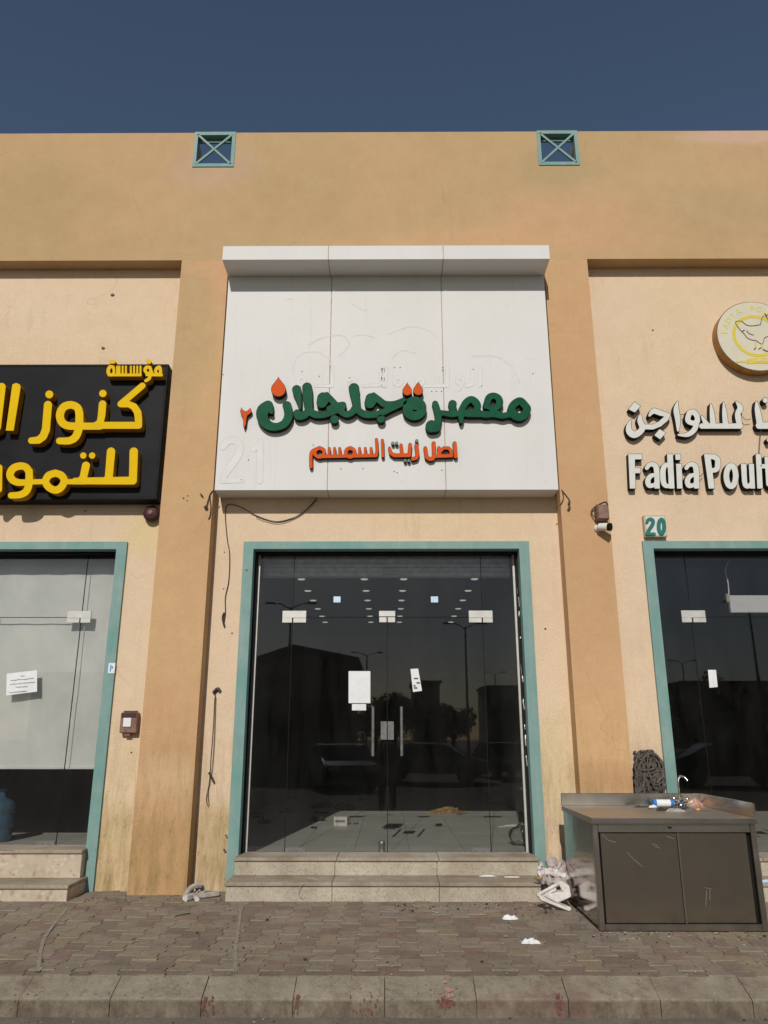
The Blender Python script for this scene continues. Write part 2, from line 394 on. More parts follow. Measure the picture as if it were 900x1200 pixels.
def holed(bm, x0, x1, z0, z1, Y0, Y1, holes, sub=None):
    """upright slab between Y0 and Y1 with rectangular holes (hx0,hx1,hz0,hz1); one clean shell"""
    xs = sorted(set([x0, x1]+[h for q in holes for h in q[:2]])); zs = sorted(set([z0, z1]+[h for q in holes for h in q[2:]]))
    xs = [x for x in xs if x0-1e-6 <= x <= x1+1e-6]; zs = [z for z in zs if z0-1e-6 <= z <= z1+1e-6]
    def solid(i, j):
        if i < 0 or j < 0 or i >= len(xs)-1 or j >= len(zs)-1: return False
        cx, cz = (xs[i]+xs[i+1])/2, (zs[j]+zs[j+1])/2
        return not any(h[0] < cx < h[1] and h[2] < cz < h[3] for h in holes)
    V = {}
    def v(i, j, s):
        if (i,j,s) not in V: V[(i,j,s)] = bm.verts.new((xs[i], Y0 if s == 0 else Y1, zs[j]))
        return V[(i,j,s)]
    for i in range(len(xs)-1):
        for j in range(len(zs)-1):
            if not solid(i, j): continue
            bm.faces.new((v(i,j,0), v(i+1,j,0), v(i+1,j+1,0), v(i,j+1,0)))
            bm.faces.new((v(i,j,1), v(i,j+1,1), v(i+1,j+1,1), v(i+1,j,1)))
            if not solid(i-1, j): bm.faces.new((v(i,j,0), v(i,j+1,0), v(i,j+1,1), v(i,j,1)))
            if not solid(i+1, j): bm.faces.new((v(i+1,j,0), v(i+1,j,1), v(i+1,j+1,1), v(i+1,j+1,0)))
            if not solid(i, j-1): bm.faces.new((v(i,j,0), v(i,j,1), v(i+1,j,1), v(i+1,j,0)))
            if not solid(i, j+1): bm.faces.new((v(i,j+1,0), v(i+1,j+1,0), v(i+1,j+1,1), v(i,j+1,1)))
def prism(bm, poly, Y0, Y1, mat=0):      # poly of (x,z)
    a = [bm.verts.new((x, Y0, z)) for x, z in poly]; b = [bm.verts.new((x, Y1, z)) for x, z in poly]
    n = len(poly)
    bm.faces.new(a).material_index = mat; bm.faces.new(b[::-1]).material_index = mat
    for i in range(n): bm.faces.new((a[i], b[i], b[(i+1)%n], a[(i+1)%n])).material_index = mat

# ------------------------------------------------------------------ lettering (strokes swept by round pens, outlined and extruded)
def seg_sdf(X, Y, a, b):
    ax, ay, ar = a; bxx, by, br = b
    dx, dy = bxx-ax, by-ay; L = dx*dx+dy*dy
    t = np.clip(((X-ax)*dx+(Y-ay)*dy)/L, 0, 1) if L > 1e-9 else np.zeros_like(X)
    return np.hypot(X-(ax+t*dx), Y-(ay+t*dy))-(ar+t*(br-ar))
def poly_sdf(X, Y, pts):
    d = np.full(X.shape, 1e9); ins = np.zeros(X.shape, bool); n = len(pts)
    for i in range(n):
        (x0, y0), (x1, y1) = pts[i][:2], pts[(i+1)%n][:2]
        d = np.minimum(d, seg_sdf(X, Y, (x0,y0,0), (x1,y1,0)))
        if y0 != y1:
            c = ((y0 > Y) != (y1 > Y)) & (X < (x1-x0)*(Y-y0)/(y1-y0)+x0); ins ^= c
    return np.where(ins, -d, d)
def cr(pts, n=8):
    out = []
    for i in range(len(pts)-1):
        p = [np.array(pts[k], float) for k in (max(i-1,0), i, i+1, min(i+2,len(pts)-1))]
        for k in range(n):
            t = k/n
            q = .5*((2*p[1])+(p[2]-p[0])*t+(2*p[0]-5*p[1]+4*p[2]-p[3])*t*t+(3*p[1]-3*p[2]+p[3]-p[0])*t**3)
            q[2] = max(q[2], .3); out.append(tuple(q))
    out.append(tuple(pts[-1])); return out
def contours(strokes, T, grow=0.0, cell=.3):
    """strokes: lists of (u,v,r) (smooth), ('L', pts) straight, ('P', pts) filled polygon; T=(ox,oy,s) zoom -> photo px"""
    ox, oy, s = T; segs = []; polys = []
    for st in strokes:
        mode = 'S'
        if isinstance(st[0], str): mode, st = st[0], st[1]
        if mode == 'P': polys.append([(ox+p[0]/s, oy+p[1]/s) for p in st]); continue
        st = [(ox+p[0]/s, oy+p[1]/s, p[2]/s) for p in st]
        if mode == 'S' and len(st) > 2: st = cr(st)
        if len(st) == 1: st = st*2
        segs += list(zip(st[:-1], st[1:]))
    ex = [(q[0], q[1], q[2]) for a in segs for q in a]+[(p[0], p[1], 0) for pl in polys for p in pl]
    x0 = min(e[0]-e[2] for e in ex)-grow-1; x1 = max(e[0]+e[2] for e in ex)+grow+1
    y0 = min(e[1]-e[2] for e in ex)-grow-1; y1 = max(e[1]+e[2] for e in ex)+grow+1
    nx, ny = int((x1-x0)/cell)+2, int((y1-y0)/cell)+2
    gx = x0+np.arange(nx)*cell+.00137; gy = y0+np.arange(ny)*cell+.00271
    D = np.full((ny, nx), 1e9)
    for a, b in segs:
        rr = max(a[2], b[2])+grow+2
        i0, i1 = max(0, int((min(a[0], b[0])-rr-x0)/cell)), min(nx, int((max(a[0], b[0])+rr-x0)/cell)+2)
        j0, j1 = max(0, int((min(a[1], b[1])-rr-y0)/cell)), min(ny, int((max(a[1], b[1])+rr-y0)/cell)+2)
        X, Y = np.meshgrid(gx[i0:i1], gy[j0:j1])
        D[j0:j1, i0:i1] = np.minimum(D[j0:j1, i0:i1], seg_sdf(X, Y, a, b))
    if polys:
        X, Y = np.meshgrid(gx, gy)
        for pl in polys: D = np.minimum(D, poly_sdf(X, Y, pl))
    D = D-grow
    inside = D < 0
    c = inside[:-1,:-1].astype(int)+2*inside[:-1,1:]+4*inside[1:,1:]+8*inside[1:,:-1]
    js, is_ = np.nonzero((c > 0) & (c < 15))
    TB = {1:[(3,0)],2:[(0,1)],3:[(3,1)],4:[(1,2)],5:[(3,0),(1,2)],6:[(0,2)],7:[(3,2)],8:[(2,3)],9:[(2,0)],10:[(0,1),(2,3)],11:[(2,1)],12:[(1,3)],13:[(1,0)],14:[(0,3)]}
    nxt = {}; pos = {}
    def edge(j, i, e):
        if e == 0: k = (j, i, 0)
        elif e == 1: k = (j, i+1, 1)
        elif e == 2: k = (j+1, i, 0)
        else: k = (j, i, 1)
        if k not in pos:
            jj, ii, o = k
            if o == 0: a, b = D[jj,ii], D[jj,ii+1]; pos[k] = (gx[ii]+cell*a/(a-b), gy[jj])
            else: a, b = D[jj,ii], D[jj+1,ii]; pos[k] = (gx[ii], gy[jj]+cell*a/(a-b))
        return k
    adj = {}
    for j, i in zip(js, is_):
        for e0, e1 in TB[int(c[j,i])]:
            a, b = edge(j,i,e0), edge(j,i,e1); adj.setdefault(a, []).append(b); adj.setdefault(b, []).append(a)
    seen = set(); loops = []
    for k in adj:
        if k in seen: continue
        lp = [k]; seen.add(k); cur = k
        while True:
            n = [q for q in adj[cur] if q not in seen]
            if not n: break
            cur = n[0]; seen.add(cur); lp.append(cur)
        if len(lp) > 8: loops.append(simplify([pos[q] for q in lp], .07))
    return loops
def simplify(pts, tol):
    if len(pts) < 12: return pts
    A = np.array(pts); h = len(A)//2
    def rdp(a, b):
        if b <= a+1: return []
        p, q = A[a], A[b % len(A)]; d = q-p; L = np.hypot(*d)
        seg = A[a+1:b]
        dist = np.abs(d[0]*(seg[:,1]-p[1])-d[1]*(seg[:,0]-p[0]))/L if L > 1e-9 else np.hypot(*(seg-p).T)
        k = int(dist.argmax())
        if dist[k] < tol: return []
        m = a+1+k; return rdp(a, m)+[m]+rdp(m, b)
    idx = [0]+rdp(0, h)+[h]+rdp(h, len(A))
    return [tuple(A[i]) for i in idx]
def extrude_loops(loops, Yf, Yb, to_plane=None):
    """front face at Yf (towards the camera), back at Yb"""
    cu = bpy.data.curves.new('outline', 'CURVE'); cu.dimensions = '2D'; cu.fill_mode = 'BOTH'
    dep = abs(Yb-Yf); cu.extrude = dep/2
    for lp in loops:
        sp = cu.splines.new('POLY'); sp.points.add(len(lp)-1); sp.use_cyclic_u = True
        for p, q in zip(sp.points, lp):
            x, z = (to_plane or (lambda a: P(a[0], a[1], Yf)))(q); p.co = (x, z, 0, 1)
    o = bpy.data.objects.new('outline', cu); COL.objects.link(o)
    dg = bpy.context.evaluated_depsgraph_get(); me = bpy.data.meshes.new_from_object(o.evaluated_get(dg))
    bpy.data.objects.remove(o); bpy.data.curves.remove(cu)
    me.transform(Matrix.Translation((0, (Yf+Yb)/2, 0)) @ Matrix.Rotation(R(90), 4, 'X'))
    me.materials.clear(); return me
def letter(name, strokes, T, Yf, Yb, face, side, parent, rim=.35, label=None, grow=0.0):
    body = link(name, extrude_loops(contours(strokes, T, grow), Yf, Yb), side, parent)
    if face is not None:
        link(name+'_face', extrude_loops(contours(strokes, T, grow-rim), Yf-.004, Yf-.0005), face, body)
    if label: body['label'] = label
    return body

# ================================================================== GROUND
YI, YG = 0.20, 0.42                     # face of the recessed wall, plane of the glass
YK = -2.60                              # back edge of the kerb
bm = bmesh.new(); box(bm, -150, 150, -300, 150, -.5, -.18); tag(obj('road', bm, M['asphalt']), kind='structure')
pav = obj('pavement', (lambda b: (box(b, -14, 14, YK+.002, YI+.3, -.178, -.006), b)[1])(bmesh.new()), M['base']); tag(pav, kind='structure')
# interlocking double-T pavers
PW, PL = .155, .236
def paver_bm(seed):
    rnd = random.Random(seed); b = bmesh.new(); w, l, a, g = PW/2, PL/2, .013, .0022
    out = [(-w-a+g, -l+g), (w+a-g, -l+g), (w+a-g, -l*.62), (w-a-g, -l*.36), (w-a-g, l*.36), (w+a-g, l*.62), (w+a-g, l-g), (-w-a+g, l-g), (-w-a+g, l*.62), (-w+a+g, l*.36), (-w+a+g, -l*.36), (-w-a+g, -l*.62)]
    lo_ = [b.verts.new((x, y, -.02)) for x, y in out]; mi = [b.verts.new((x, y, -.003)) for x, y in out]
    tp = [b.verts.new((x*.965, y*.975, rnd.uniform(-.0008,.0008))) for x, y in out]
    n = len(out); b.faces.new(tp)
    for i in range(n):
        b.faces.new((lo_[i], lo_[(i+1)%n], mi[(i+1)%n], mi[i])); b.faces.new((mi[i], mi[(i+1)%n], tp[(i+1)%n], tp[i]))
    bmesh.ops.recalc_face_normals(b, faces=b.faces); return b
pms = []
for k, key in enumerate(('pA', 'pB', 'pC', 'pD')):
    b = paver_bm(k); me = bpy.data.meshes.new('paver'); b.to_mesh(me); b.free(); me.materials.append(M[key]); pms.append(me)
spots = []
for i in range(-52, 53):
    x = i*PW
    for j in range(-1, 12):
        y = YK+PL*(j+.5)+(PL/2 if i % 2 else 0)
        if YK+PL*.45 < y < YI-.0: spots.append((x, y))
def tone(x, y):
    r = random.random(); warm = 1 if x > 2.2 else (.6 if x < -1.0 else .15)
    if r < .46: return 0
    if r < .46+.22: return 1
    if r < .68+.16*warm+.05: return 2
    return 3 if random.random() < .5+.4*warm else 0
def inview(x, y):
    d = Vector((x, y, 0))-CAM; f = d.dot(fw); return abs(d.dot(rt)/f*F_PX) < 452 and -d.dot(up)/f*F_PX < 600
vis = sorted([s for s in spots if inview(*s)], key=lambda s: (Vector((s[0], s[1], 0))-CAM).length)
near = set(vis[:300])
rest_v, rest_f, rest_m = [], [], []
for (x, y) in spots:
    k = tone(x, y); me = pms[k]; dz = random.uniform(-.004, .002); tx, ty = random.gauss(0, .008), random.gauss(0, .008)
    mt = Matrix.Translation((x, y, dz)) @ Matrix.Rotation(tx, 4, 'X') @ Matrix.Rotation(ty, 4, 'Y')
    if (x, y) in near:
        o = bpy.data.objects.new('paver', me); COL.objects.link(o); o.parent = pav; o.matrix_basis = mt
    else:
        o0 = len(rest_v); rest_v += [mt @ v.co for v in me.vertices]; rest_f += [[q+o0 for q in f.vertices] for f in me.polygons]; rest_m += [k]*len(me.polygons)
me = bpy.data.meshes.new('far_pavers'); me.from_pydata(rest_v, [], rest_f)
for key in ('pA', 'pB', 'pC', 'pD'): me.materials.append(M[key])
me.polygons.foreach_set('material_index', rest_m)
o = link('paving', me, None, pav); tag(o, kind='stuff')
# kerb
kerb = obj('kerb', (lambda b: (box(b, -14, 14, YK-.17, YK+.001, -.3, -.10), b)[1])(bmesh.new()), M['base']); tag(kerb, kind='structure')
KP = .572; kx0 = P(245, 1150, YK)[0]
for i in range(-9, 12):
    xa = kx0+i*KP+.0025; xb = xa+KP-.005; b = bmesh.new(); e = random.uniform(-.004, .004)
    prof = [(YK-.004, -.002+e), (YK-.185, -.075+e), (YK-.195, -.083+e), (YK-.197, -.24), (YK-.004, -.24)]
    n = 7; sec = []
    for s in range(n+1):
        x = xa+(xb-xa)*s/n; sec.append([b.verts.new((x, y+random.uniform(-.002,.002), z+random.uniform(-.002,.002))) for y, z in prof])
    for s in range(n):
        for k in range(5): b.faces.new((sec[s][k], sec[s][(k+1)%5], sec[s+1][(k+1)%5], sec[s+1][k]))
    b.faces.new(sec[0]); b.faces.new(sec[-1][::-1])
    if -6 < xa < 6: obj('kerbstone', b, M['kerb'], kerb)
    else: b.free()
# scraped lines on the paving
for pts, nm in (([(79,1064),(62,1085),(50,1105),(44,1139)], 0), ([(282,1066),(279,1090),(276,1112),(276,1140)], 1)):
    b = bmesh.new(); q = smoothpts([(*G(px, py, 0), .0015) for px, py in pts], 10); L = []; Rr = []
    for i, p in enumerate(q):
        w = .010+.006*math.sin(i*1.7)*random.random()+.004; L.append(b.verts.new(p+Vector((-w,0,.0025)))); Rr.append(b.verts.new(p+Vector((w,0,.0025))))
    for i in range(len(q)-1): b.faces.new((L[i], Rr[i], Rr[i+1], L[i+1]))
    obj('scrape_mark', b, plain('chalky_scrape', (.27,.23,.18), .95, vary=.3, scale=25), pav)

# ================================================================== BUILDING
B = thing('shop_building', 'long ochre stucco shop building with a row of green framed glass shopfronts', 'building')
ZB = P(450, 304.2, 0)[1]; ZT = P(450, 154.8, 0)[1]
LX, RX = -8.6, 9.0
# parapet band with two barred vents cut in its top edge
vents = []
for a, b_ in (((227.5,176),(273.5,195.5)), ((630.5,176),(679,193.5))):
    x0, _ = P(*a, 0); x1, zb = P(b_[0], b_[1], 0); vents.append((x0, x1, zb))
b = bmesh.new(); holed(b, LX, RX, ZB, ZT, 0, .34, [(v[0], v[1], v[2], ZT+1) for v in vents])
obj('parapet_wall', b, M['ochre'], B)
for x0, x1, zb in vents:
    vg = bx('vent_frame', M['teal'], B, x0-.005, x1+.005, -.012, .10, zb-.004, zb+.045)
    for q in ((x0-.005, x0+.04, zb+.046, ZT-.046), (x1-.04, x1+.005, zb+.046, ZT-.046), (x0-.005, x1+.005, ZT-.045, ZT+.005)):
        bx('frame_bar', M['teal'], vg, q[0], q[1], -.012, .10, q[2], q[3])
    for s in (0, 1):
        bb = bmesh.new(); w = .014
        za, zc = (zb+.036, ZT-.036) if s == 0 else (ZT-.036, zb+.036)
        dx, dz = x1-x0-.07, zc-za; L = math.hypot(dx, dz); nx, nz = -dz/L*w, dx/L*w
        xa, xc = x0+.035, x1-.035
        prism(bb, [(xa+nx, za+nz), (xc+nx, zc+nz), (xc-nx, zc-nz), (xa-nx, za-nz)], -.016+s*.004, .010+s*.004)
        obj('cross_bar', bb, M['teal'], vg)
    bx('back_bar', M['teal'], vg, x0+.041, x1-.041, .06, .09, ZT-.10, ZT-.075)
# pilasters
PL_ = (P(180.6, 680, 0)[0], P(245.6, 637, 0)[0]); PR_ = (P(660.9, 648, 0)[0], P(717.3, 640, 0)[0])
wP = PL_[1]-PL_[0]; pitch = (PR_[0]+PR_[1]-PL_[0]-PL_[1])/2
for n, (x0, x1) in enumerate((PL_, PR_, (PL_[0]-pitch, PL_[1]-pitch), (PR_[0]+pitch, PR_[1]+pitch))):
    bx('pilaster', M['pil'], B, x0, x1, 0, YI+.02, -.01, ZB-.0005)
# recessed wall with the three openings
xi0, zft = P(297, 645, .165)[0], P(450, 634.3, .165)[1]; zfi = P(450, 643, .165)[1]
xi1 = P(608.5, 645, .165)[0]; W = xi1-xi0
FWD = .115
shops = [(P(135.8, 649, .165)[0]-W, P(135.8, 649, .165)[0], .365), (xi0, xi1, .30), (P(766.5, 650, .165)[0], P(766.5, 650, .165)[0]+W, .30)]
b = bmesh.new(); holed(b, LX, RX, -.1, ZB+.3, YI, .45, [(s[0]-FWD+.02, s[1]+FWD-.02, s[2]-.004, zft-.02) for s in shops])
obj('recessed_wall', b, M['peach'], B)
# shell: side and back walls, roof, ceiling, partitions
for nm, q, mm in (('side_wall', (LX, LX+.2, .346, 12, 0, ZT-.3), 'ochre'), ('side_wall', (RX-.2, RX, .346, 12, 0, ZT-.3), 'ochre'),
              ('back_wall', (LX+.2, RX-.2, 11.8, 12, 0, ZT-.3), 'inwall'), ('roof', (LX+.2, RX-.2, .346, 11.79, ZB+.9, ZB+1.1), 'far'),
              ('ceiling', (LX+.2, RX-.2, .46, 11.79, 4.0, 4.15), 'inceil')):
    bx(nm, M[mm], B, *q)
zc1, zc2 = (PL_[0]+PL_[1])/2, (PR_[0]+PR_[1])/2
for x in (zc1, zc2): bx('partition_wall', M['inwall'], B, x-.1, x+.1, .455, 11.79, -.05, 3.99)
fl = []
for i, (xa, xb, s) in enumerate(((LX+.21, zc1-.105, shops[0]), (zc1+.105, zc2-.105, shops[1]), (zc2+.105, RX-.21, shops[2]))):
    f = bx('interior_floor', M['dirt'], B, xa, xb, .452, 11.78, -.1, s[2]-.006)
    T = .60; ny = 9 if i == 1 else 6; me0 = None
    xs = xa+.003
    bb = bmesh.new(); box(bb, 0, T-.004, 0, T-.004, -.005, 0); me0 = bpy.data.meshes.new('floor_tile'); bb.to_mesh(me0); bb.free(); me0.materials.append(M['tile'])
    nx = int((xb-xa)/T)
    for a in range(nx):
        for c in range(ny):
            o = bpy.data.objects.new('floor_tile', me0); COL.objects.link(o); o.parent = f
            o.location = (xs+a*T, .456+c*T, s[2]+random.uniform(-.0006, .0006))
    bb = bmesh.new()
    if nx*T < xb-xa-.02: box(bb, xs+nx*T, xb-.003, .456, .456+ny*T-.004, s[2]-.005, s[2])
    box(bb, xs, xb-.003, .456+ny*T, 11.77, s[2]-.005, s[2]); obj('far_tiling', bb, M['tile'], f)
# shopfronts
zp = P(450, 723.2, YG)[1]                      # underside of the transom glass
zrail = P(450, 650.5, YG)[1]
dl, dc, dr = P(342.5, 735, YG)[0], P(453.7, 735, YG)[0], P(565.8, 735, YG)[0]
def pane(name, x0, x1, z0, z1, par=B): return bx(name, M['glass'], par, x0+.0022, x1-.0022, YG-.005, YG+.005, z0+.002, z1-.002)
def ell(name, par, x, z, sx, w=.27, h=.135, cut=True):
    """L-shaped patch fitting: plate on the glass, sx=-1/1 for the side it reaches to"""
    bb = bmesh.new(); box(bb, x-w*.42 if sx > 0 else x-w*.58, x+w*.58 if sx > 0 else x+w*.42, YG-.024, YG-.007, z-h*.08+.0, z+h*.52, .002)
    o = obj(name, bb, M['patch'], par)
    bb = bmesh.new(); 
    if sx > 0: box(bb, x+.012, x+w*.58, YG-.026, YG-.007, z-h*.48, z-h*.10, .002)
    else: box(bb, x-w*.58, x-.012, YG-.026, YG-.007, z-h*.48, z-h*.10, .002)
    obj('lower_plate', bb, M['patch'], o)
    bb = bmesh.new(); xx = x-w*.42 if sx > 0 else x+.002
    box(bb, xx, xx+w*.41, YG-.024, YG-.007, z-h*.48, z-h*.082, .002); obj('side_plate', bb, M['patch'], o)
for si, (sx0, sx1, zf) in enumerate(shops):
    off = sx0-xi0; D0, D1, D2 = dl+off, dc+off, dr+off
    b = bmesh.new(); holed(b, sx0-FWD, sx1+FWD, -.008, zft, .165, .30, [(sx0, sx1, -1, zfi)])
    fr = obj('door_frame', b, M['teal'], B)
    b = bmesh.new(); holed(b, sx0+.012, sx1-.012, zf, zfi-.012, .15+.0, .162, [(sx0-.5, sx1+.5, -1, zfi+.1)]); b.free()
    b = bmesh.new(); holed(b, sx0-.0005, sx1+.0005, zf-.003, zfi-.0005, .301, .45, [(sx0+.02, sx1-.02, -1, zfi-.02)]); obj('reveal_shade', b, M['black'], fr)  # black strips paint the shade in the reveal behind the frame
    g0, g1 = sx0+.045, sx1-.045
    for xx in (g0-.022, g1): bx('edge_rail', M['patch'], fr, xx, xx+.022, YG-.02, YG+.02, zf, zrail)
    bx('top_rail', M['patch'], fr, g0-.022, g1+.022, YG-.02, YG+.02, zrail+.0005, zrail+.03)
    b = bmesh.new(); box(b, g0, D0-.02, YG-.014, YG+.014, zf, zf+.022); box(b, D2+.02, g1, YG-.014, YG+.014, zf, zf+.022); obj('floor_channel', b, M['alu'], fr)
    pane('fixed_pane', g0, D0, zf+.02, zrail); pane('fixed_pane', D2, g1, zf+.02, zrail)
    tr = pane('transom_pane', D0, D2, zp, zrail)
    for x, s in ((D0, -1), (D2, 1)):
        s2 = -s
        ell('patch_fitting', tr, x, zp, s2)
    bb = bmesh.new(); box(bb, D1-.092, D1+.092, YG-.024, YG-.007, zp+.004, zp+.068, .002); o = obj('patch_fitting', bb, M['patch'], tr)
    for s in (-1, 1):
        bb = bmesh.new(); box(bb, D1+s*.006, D1+s*.09, YG-.024, YG-.007, zp-.062, zp-.004, .002); obj('lower_plate', bb, M['patch'], o)
    for s, (xa, xb) in ((1, (D0, D1)), (-1, (D1, D2))):
        dp = pane('glass_door', xa, xb, zf+.01, zp-.003)
        hx = D1-s*.155
        bb = bmesh.new(); z0, z1 = P(450, 886, YG-.06)[1], P(450, 828, YG-.06)[1]
        tube(bb, [(hx, YG-.065, z0), (hx, YG-.065, z1)], .016, 12)
        for z in (z0+.08, z1-.08): tube(bb, [(hx, YG-.06, z), (hx, YG+.02, z)], .009, 8)
        obj('door_handle', bb, M['darkmetal'], dp)
        lz0, lz1 = P(450, 867, YG)[1], P(450, 845.5, YG)[1]
        lk = bx('lock_box', M['darkmetal'], dp, D1-s*.004, D1-s*.072, YG-.02, YG-.006, lz0, lz1, .003)
        px_ = xa if s > 0 else xb
        bx('bottom_patch', M['darkmetal'], dp, px_+s*.006, px_+s*.215, YG-.022, YG-.006, zf+.012, zf+.075, .002)
    for xx_, za_, zb2 in ((D0, zf+.02, zrail), (D2, zf+.02, zrail), (D1, zf+.02, zp-.002)):
        bx('joint_seal', M['black'], fr, xx_-.0032, xx_+.0032, YG-.0062, YG+.0062, za_, zb2)
    bx('joint_seal', M['black'], fr, D0+.004, D2-.004, YG-.0062, YG+.0062, zp-.0045, zp+.0025)
    # roller shutter seen behind the glass head
    zs = P(450, 675.3, YG+.2)[1]; sh = None
    if si == 1:
        nsl = 5; hh = (zrail+.05-zs)/nsl
        for k in range(nsl):
            bb = bmesh.new(); z = zs+k*hh
            box(bb, g0, g1, YG+.2+.008*(k%2), YG+.24, z+.003, z+hh-.003, .002)
            obj('shutter_slat', bb, M['shutter'], fr)
        bx('shutter_bottom_bar', M['patch'], fr, g0, g1, YG+.185, YG+.245, zs-.012, zs+.002)
        px0, pz0 = P(448, 673.5, YG+.19); px1, pz1 = P(465.5, 666, YG+.19)
        bx('shutter_lock', M['patch'], fr, px0, px1, YG+.18, YG+.198, pz0, pz1, .002)
        # floor bolt socket at the door meeting edge
        b = bmesh.new(); lathe(b, [(.035, zf), (.04, zf+.02), (.034, zf+.05), (.037, zf+.11), (.028, zf+.13)], D1-.06, YG+.08, 14); obj('floor_bolt', b, M['alu'], fr)
    # small pale stickers high on the doors' glass heads
    if si == 1:
        for px in (394.8, 509):
            x0, z0 = P(px-4, 706, YG-.006); x1, z1 = P(px+4.3, 699, YG-.006)
            bb = bmesh.new(); box(bb, x0, x1, YG-.008, YG-.0055, z0, z1, .0008); obj('pale_blue_sticker', bb, M['sticker'], tr)
# rear wall edge and loose sealant on the right frame of the middle shop
b = bmesh.new(); xx = xi1-.012
pts = [(xx+random.uniform(-.006,.006), .30+random.uniform(-.0,.02), z) for z in np.linspace(zrail-.15, .9, 40)]
tube(b, pts, [random.choice((.003,.005,.006,.008)) for _ in pts], 5); obj('loose_sealant', b, M['patch'], B)

# ------------------------------------------------------------------ entrance steps
def steps(label, x0, x1, joints, z1, z2, X0u, X1u, mat_r, mat_t):
    st = thing('entrance_steps', label, 'steps', ((x0+x1)/2, 0, 0))
    def run(name, xa, xb, js, y0, y1, za, zb_, m, bev):
        cuts = [xa]+[j for j in js if xa < j < xb]+[xb]
        for c0, c1 in zip(cuts[:-1], cuts[1:]):
            e = random.uniform(-.0015, .0015)
            bx(name, M[m], st, c0+.0018, c1-.0018, y0+e, y1, za, zb_+e, bev)
    run('riser_slab', x0+.012, x1-.012, joints[0], -.30, YI-.002, -.006, z1-.036, mat_r, .003)
    run('tread_slab', x0, x1, joints[0], -.322, YI-.003, z1-.034, z1, mat_t, .006)
    run('riser_slab', X0u+.008, X1u-.008, joints[1], .05, .157, z1+.001, z2-.036, mat_r, .003)
    run('tread_slab', X0u, X1u, [j+.02 for j in joints[1]], .028, .46, z2-.034, z2, mat_t, .006)
    return st
xa, xb = P(262, 1056, -.3)[0], P(641, 1056, -.3)[0]
ua, ub = P(273.5, 1008, .04)[0], P(633, 1008, .04)[0]
j1, j2 = P(389, 1048, -.3)[0], P(515, 1048, -.3)[0]; k1, k2 = P(392.5, 1015, .05)[0], P(512, 1015, .05)[0]
steps('two speckled granite steps below the middle shop door', xa, xb, ((j1, j2), (k1, k2)), .165, .332, max(ua, xi0-.02), min(ub, xi1+.02), 'granite', 'granite2')
xr = P(80, 1050, -.3)[0]; xr2 = P(97, 1000, .04)[0]
steps('two beige stone steps below the shop door with the white blind', xr-3.75, xr, ((P(-60,1050,-.3)[0],), (P(12.5,1015,.05)[0], P(-110,1015,.05)[0])), .14, .40, xr2-3.5, xr2, 'marble', 'granite2')
xl = shops[2][0]-.10
steps('two granite steps behind the steel cabinet at the right shop', xl, xl+3.8, ((xl+.9, xl+2.1), (xl+.8, xl+2)), .165, .332, xl+.08, xl+3.6, 'granite', 'granite2')

# ================================================================== SIGNS
# --- middle sign: white composite box with a projecting hood
SY = -.10
sg = thing('shop_sign', 'big white panel sign with green and orange Arabic lettering under a white hood', 'sign', (0, SY, 4.2))
sx0, sz0 = P(251, 574.5, SY); sx1, _ = P(655, 575, SY); szt = P(450, 323, SY)[1]
CP = .34; HY = SY-CP
hx0, hz0 = P(260, 304.5, HY); hx1, _ = P(645, 304.5, HY); hzt = P(450, 287.8, HY)[1]
seam = (P(386, 460, SY)[0], P(520, 460, SY)[0])
cuts = (sx0, *seam, sx1)
for a, c in zip(cuts[:-1], cuts[1:]):
    bx('sign_panel', M['white'], sg, a+.004, c-.004, SY, YI-.003, sz0, hz0-.0005, .002)
bx('backing', M['seam'], sg, sx0+.01, sx1-.01, SY+.01, YI-.004, sz0+.006, hz0-.01)
hc = (hx0, P(384.8, 300, HY)[0], P(519.5, 300, HY)[0], hx1)
for a, c in zip(hc[:-1], hc[1:]): bx('hood_panel', M['white'], sg, a+.004, c-.004, HY, -.0015, hz0, hzt, .002)
bx('backing', M['seam'], sg, hx0+.01, hx1-.01, HY+.01, -.002, hz0+.01, hzt-.01)
YL = SY-.075                                      # front of the green letters
TA, TB_, TC = (280,440,900/170), (450,440,5.0), (340,500,900/210)
K = (M['green'], M['black'])
O_ = (M['orange'], M['black'])
# word on the right (B zoom)
letter('green_letters', [[(835,185,22),(800,150,22),(765,165,22),(748,195,23),(762,230,24),(795,243,24),(825,228,24),(838,200,24),(835,185,22)],
    [(760,228,20),(725,230,17),(690,235,18),(650,215,17),(625,190,15)],
    [(600,172,20),(615,130,20),(645,118,18),(672,135,20),(677,165,21),(655,188,18),(625,190,14),(600,182,14)], [(592,185,10),(620,188,10)],
    [(690,235,18),(640,226,18),(600,228,20),(550,222,18)],
    [(452,205,18),(480,158,20),(512,140,20),(540,160,22),(548,190,20),(520,216,18),(480,218,17),(450,212,18)],
    [(560,228,16),(500,226,18),(440,222,16),(400,226,18),(345,220,16),(322,222,20)], [(452,225,20),(452,268,12)],
    [(402,168,25),(402,190,18),(404,220,20)], [(300,165,18),(312,205,20),(318,250,20),(308,290,22)], [(280,298,37),(300,300,32)]],
    TB_, YL, SY, *K, sg, rim=.3)
letter('green_letters', [[(135,170,24),(160,150,24),(195,150,25),(222,175,24),(222,210,25),(200,232,26),(165,234,27),(136,212,26),(134,182,22)], [(130,180,20),(170,180,22),(210,190,14)], [(150,205,16),(150,190,18)], [(205,196,12),(206,222,14)]],
    TB_, YL, SY, *K, sg, rim=.3)
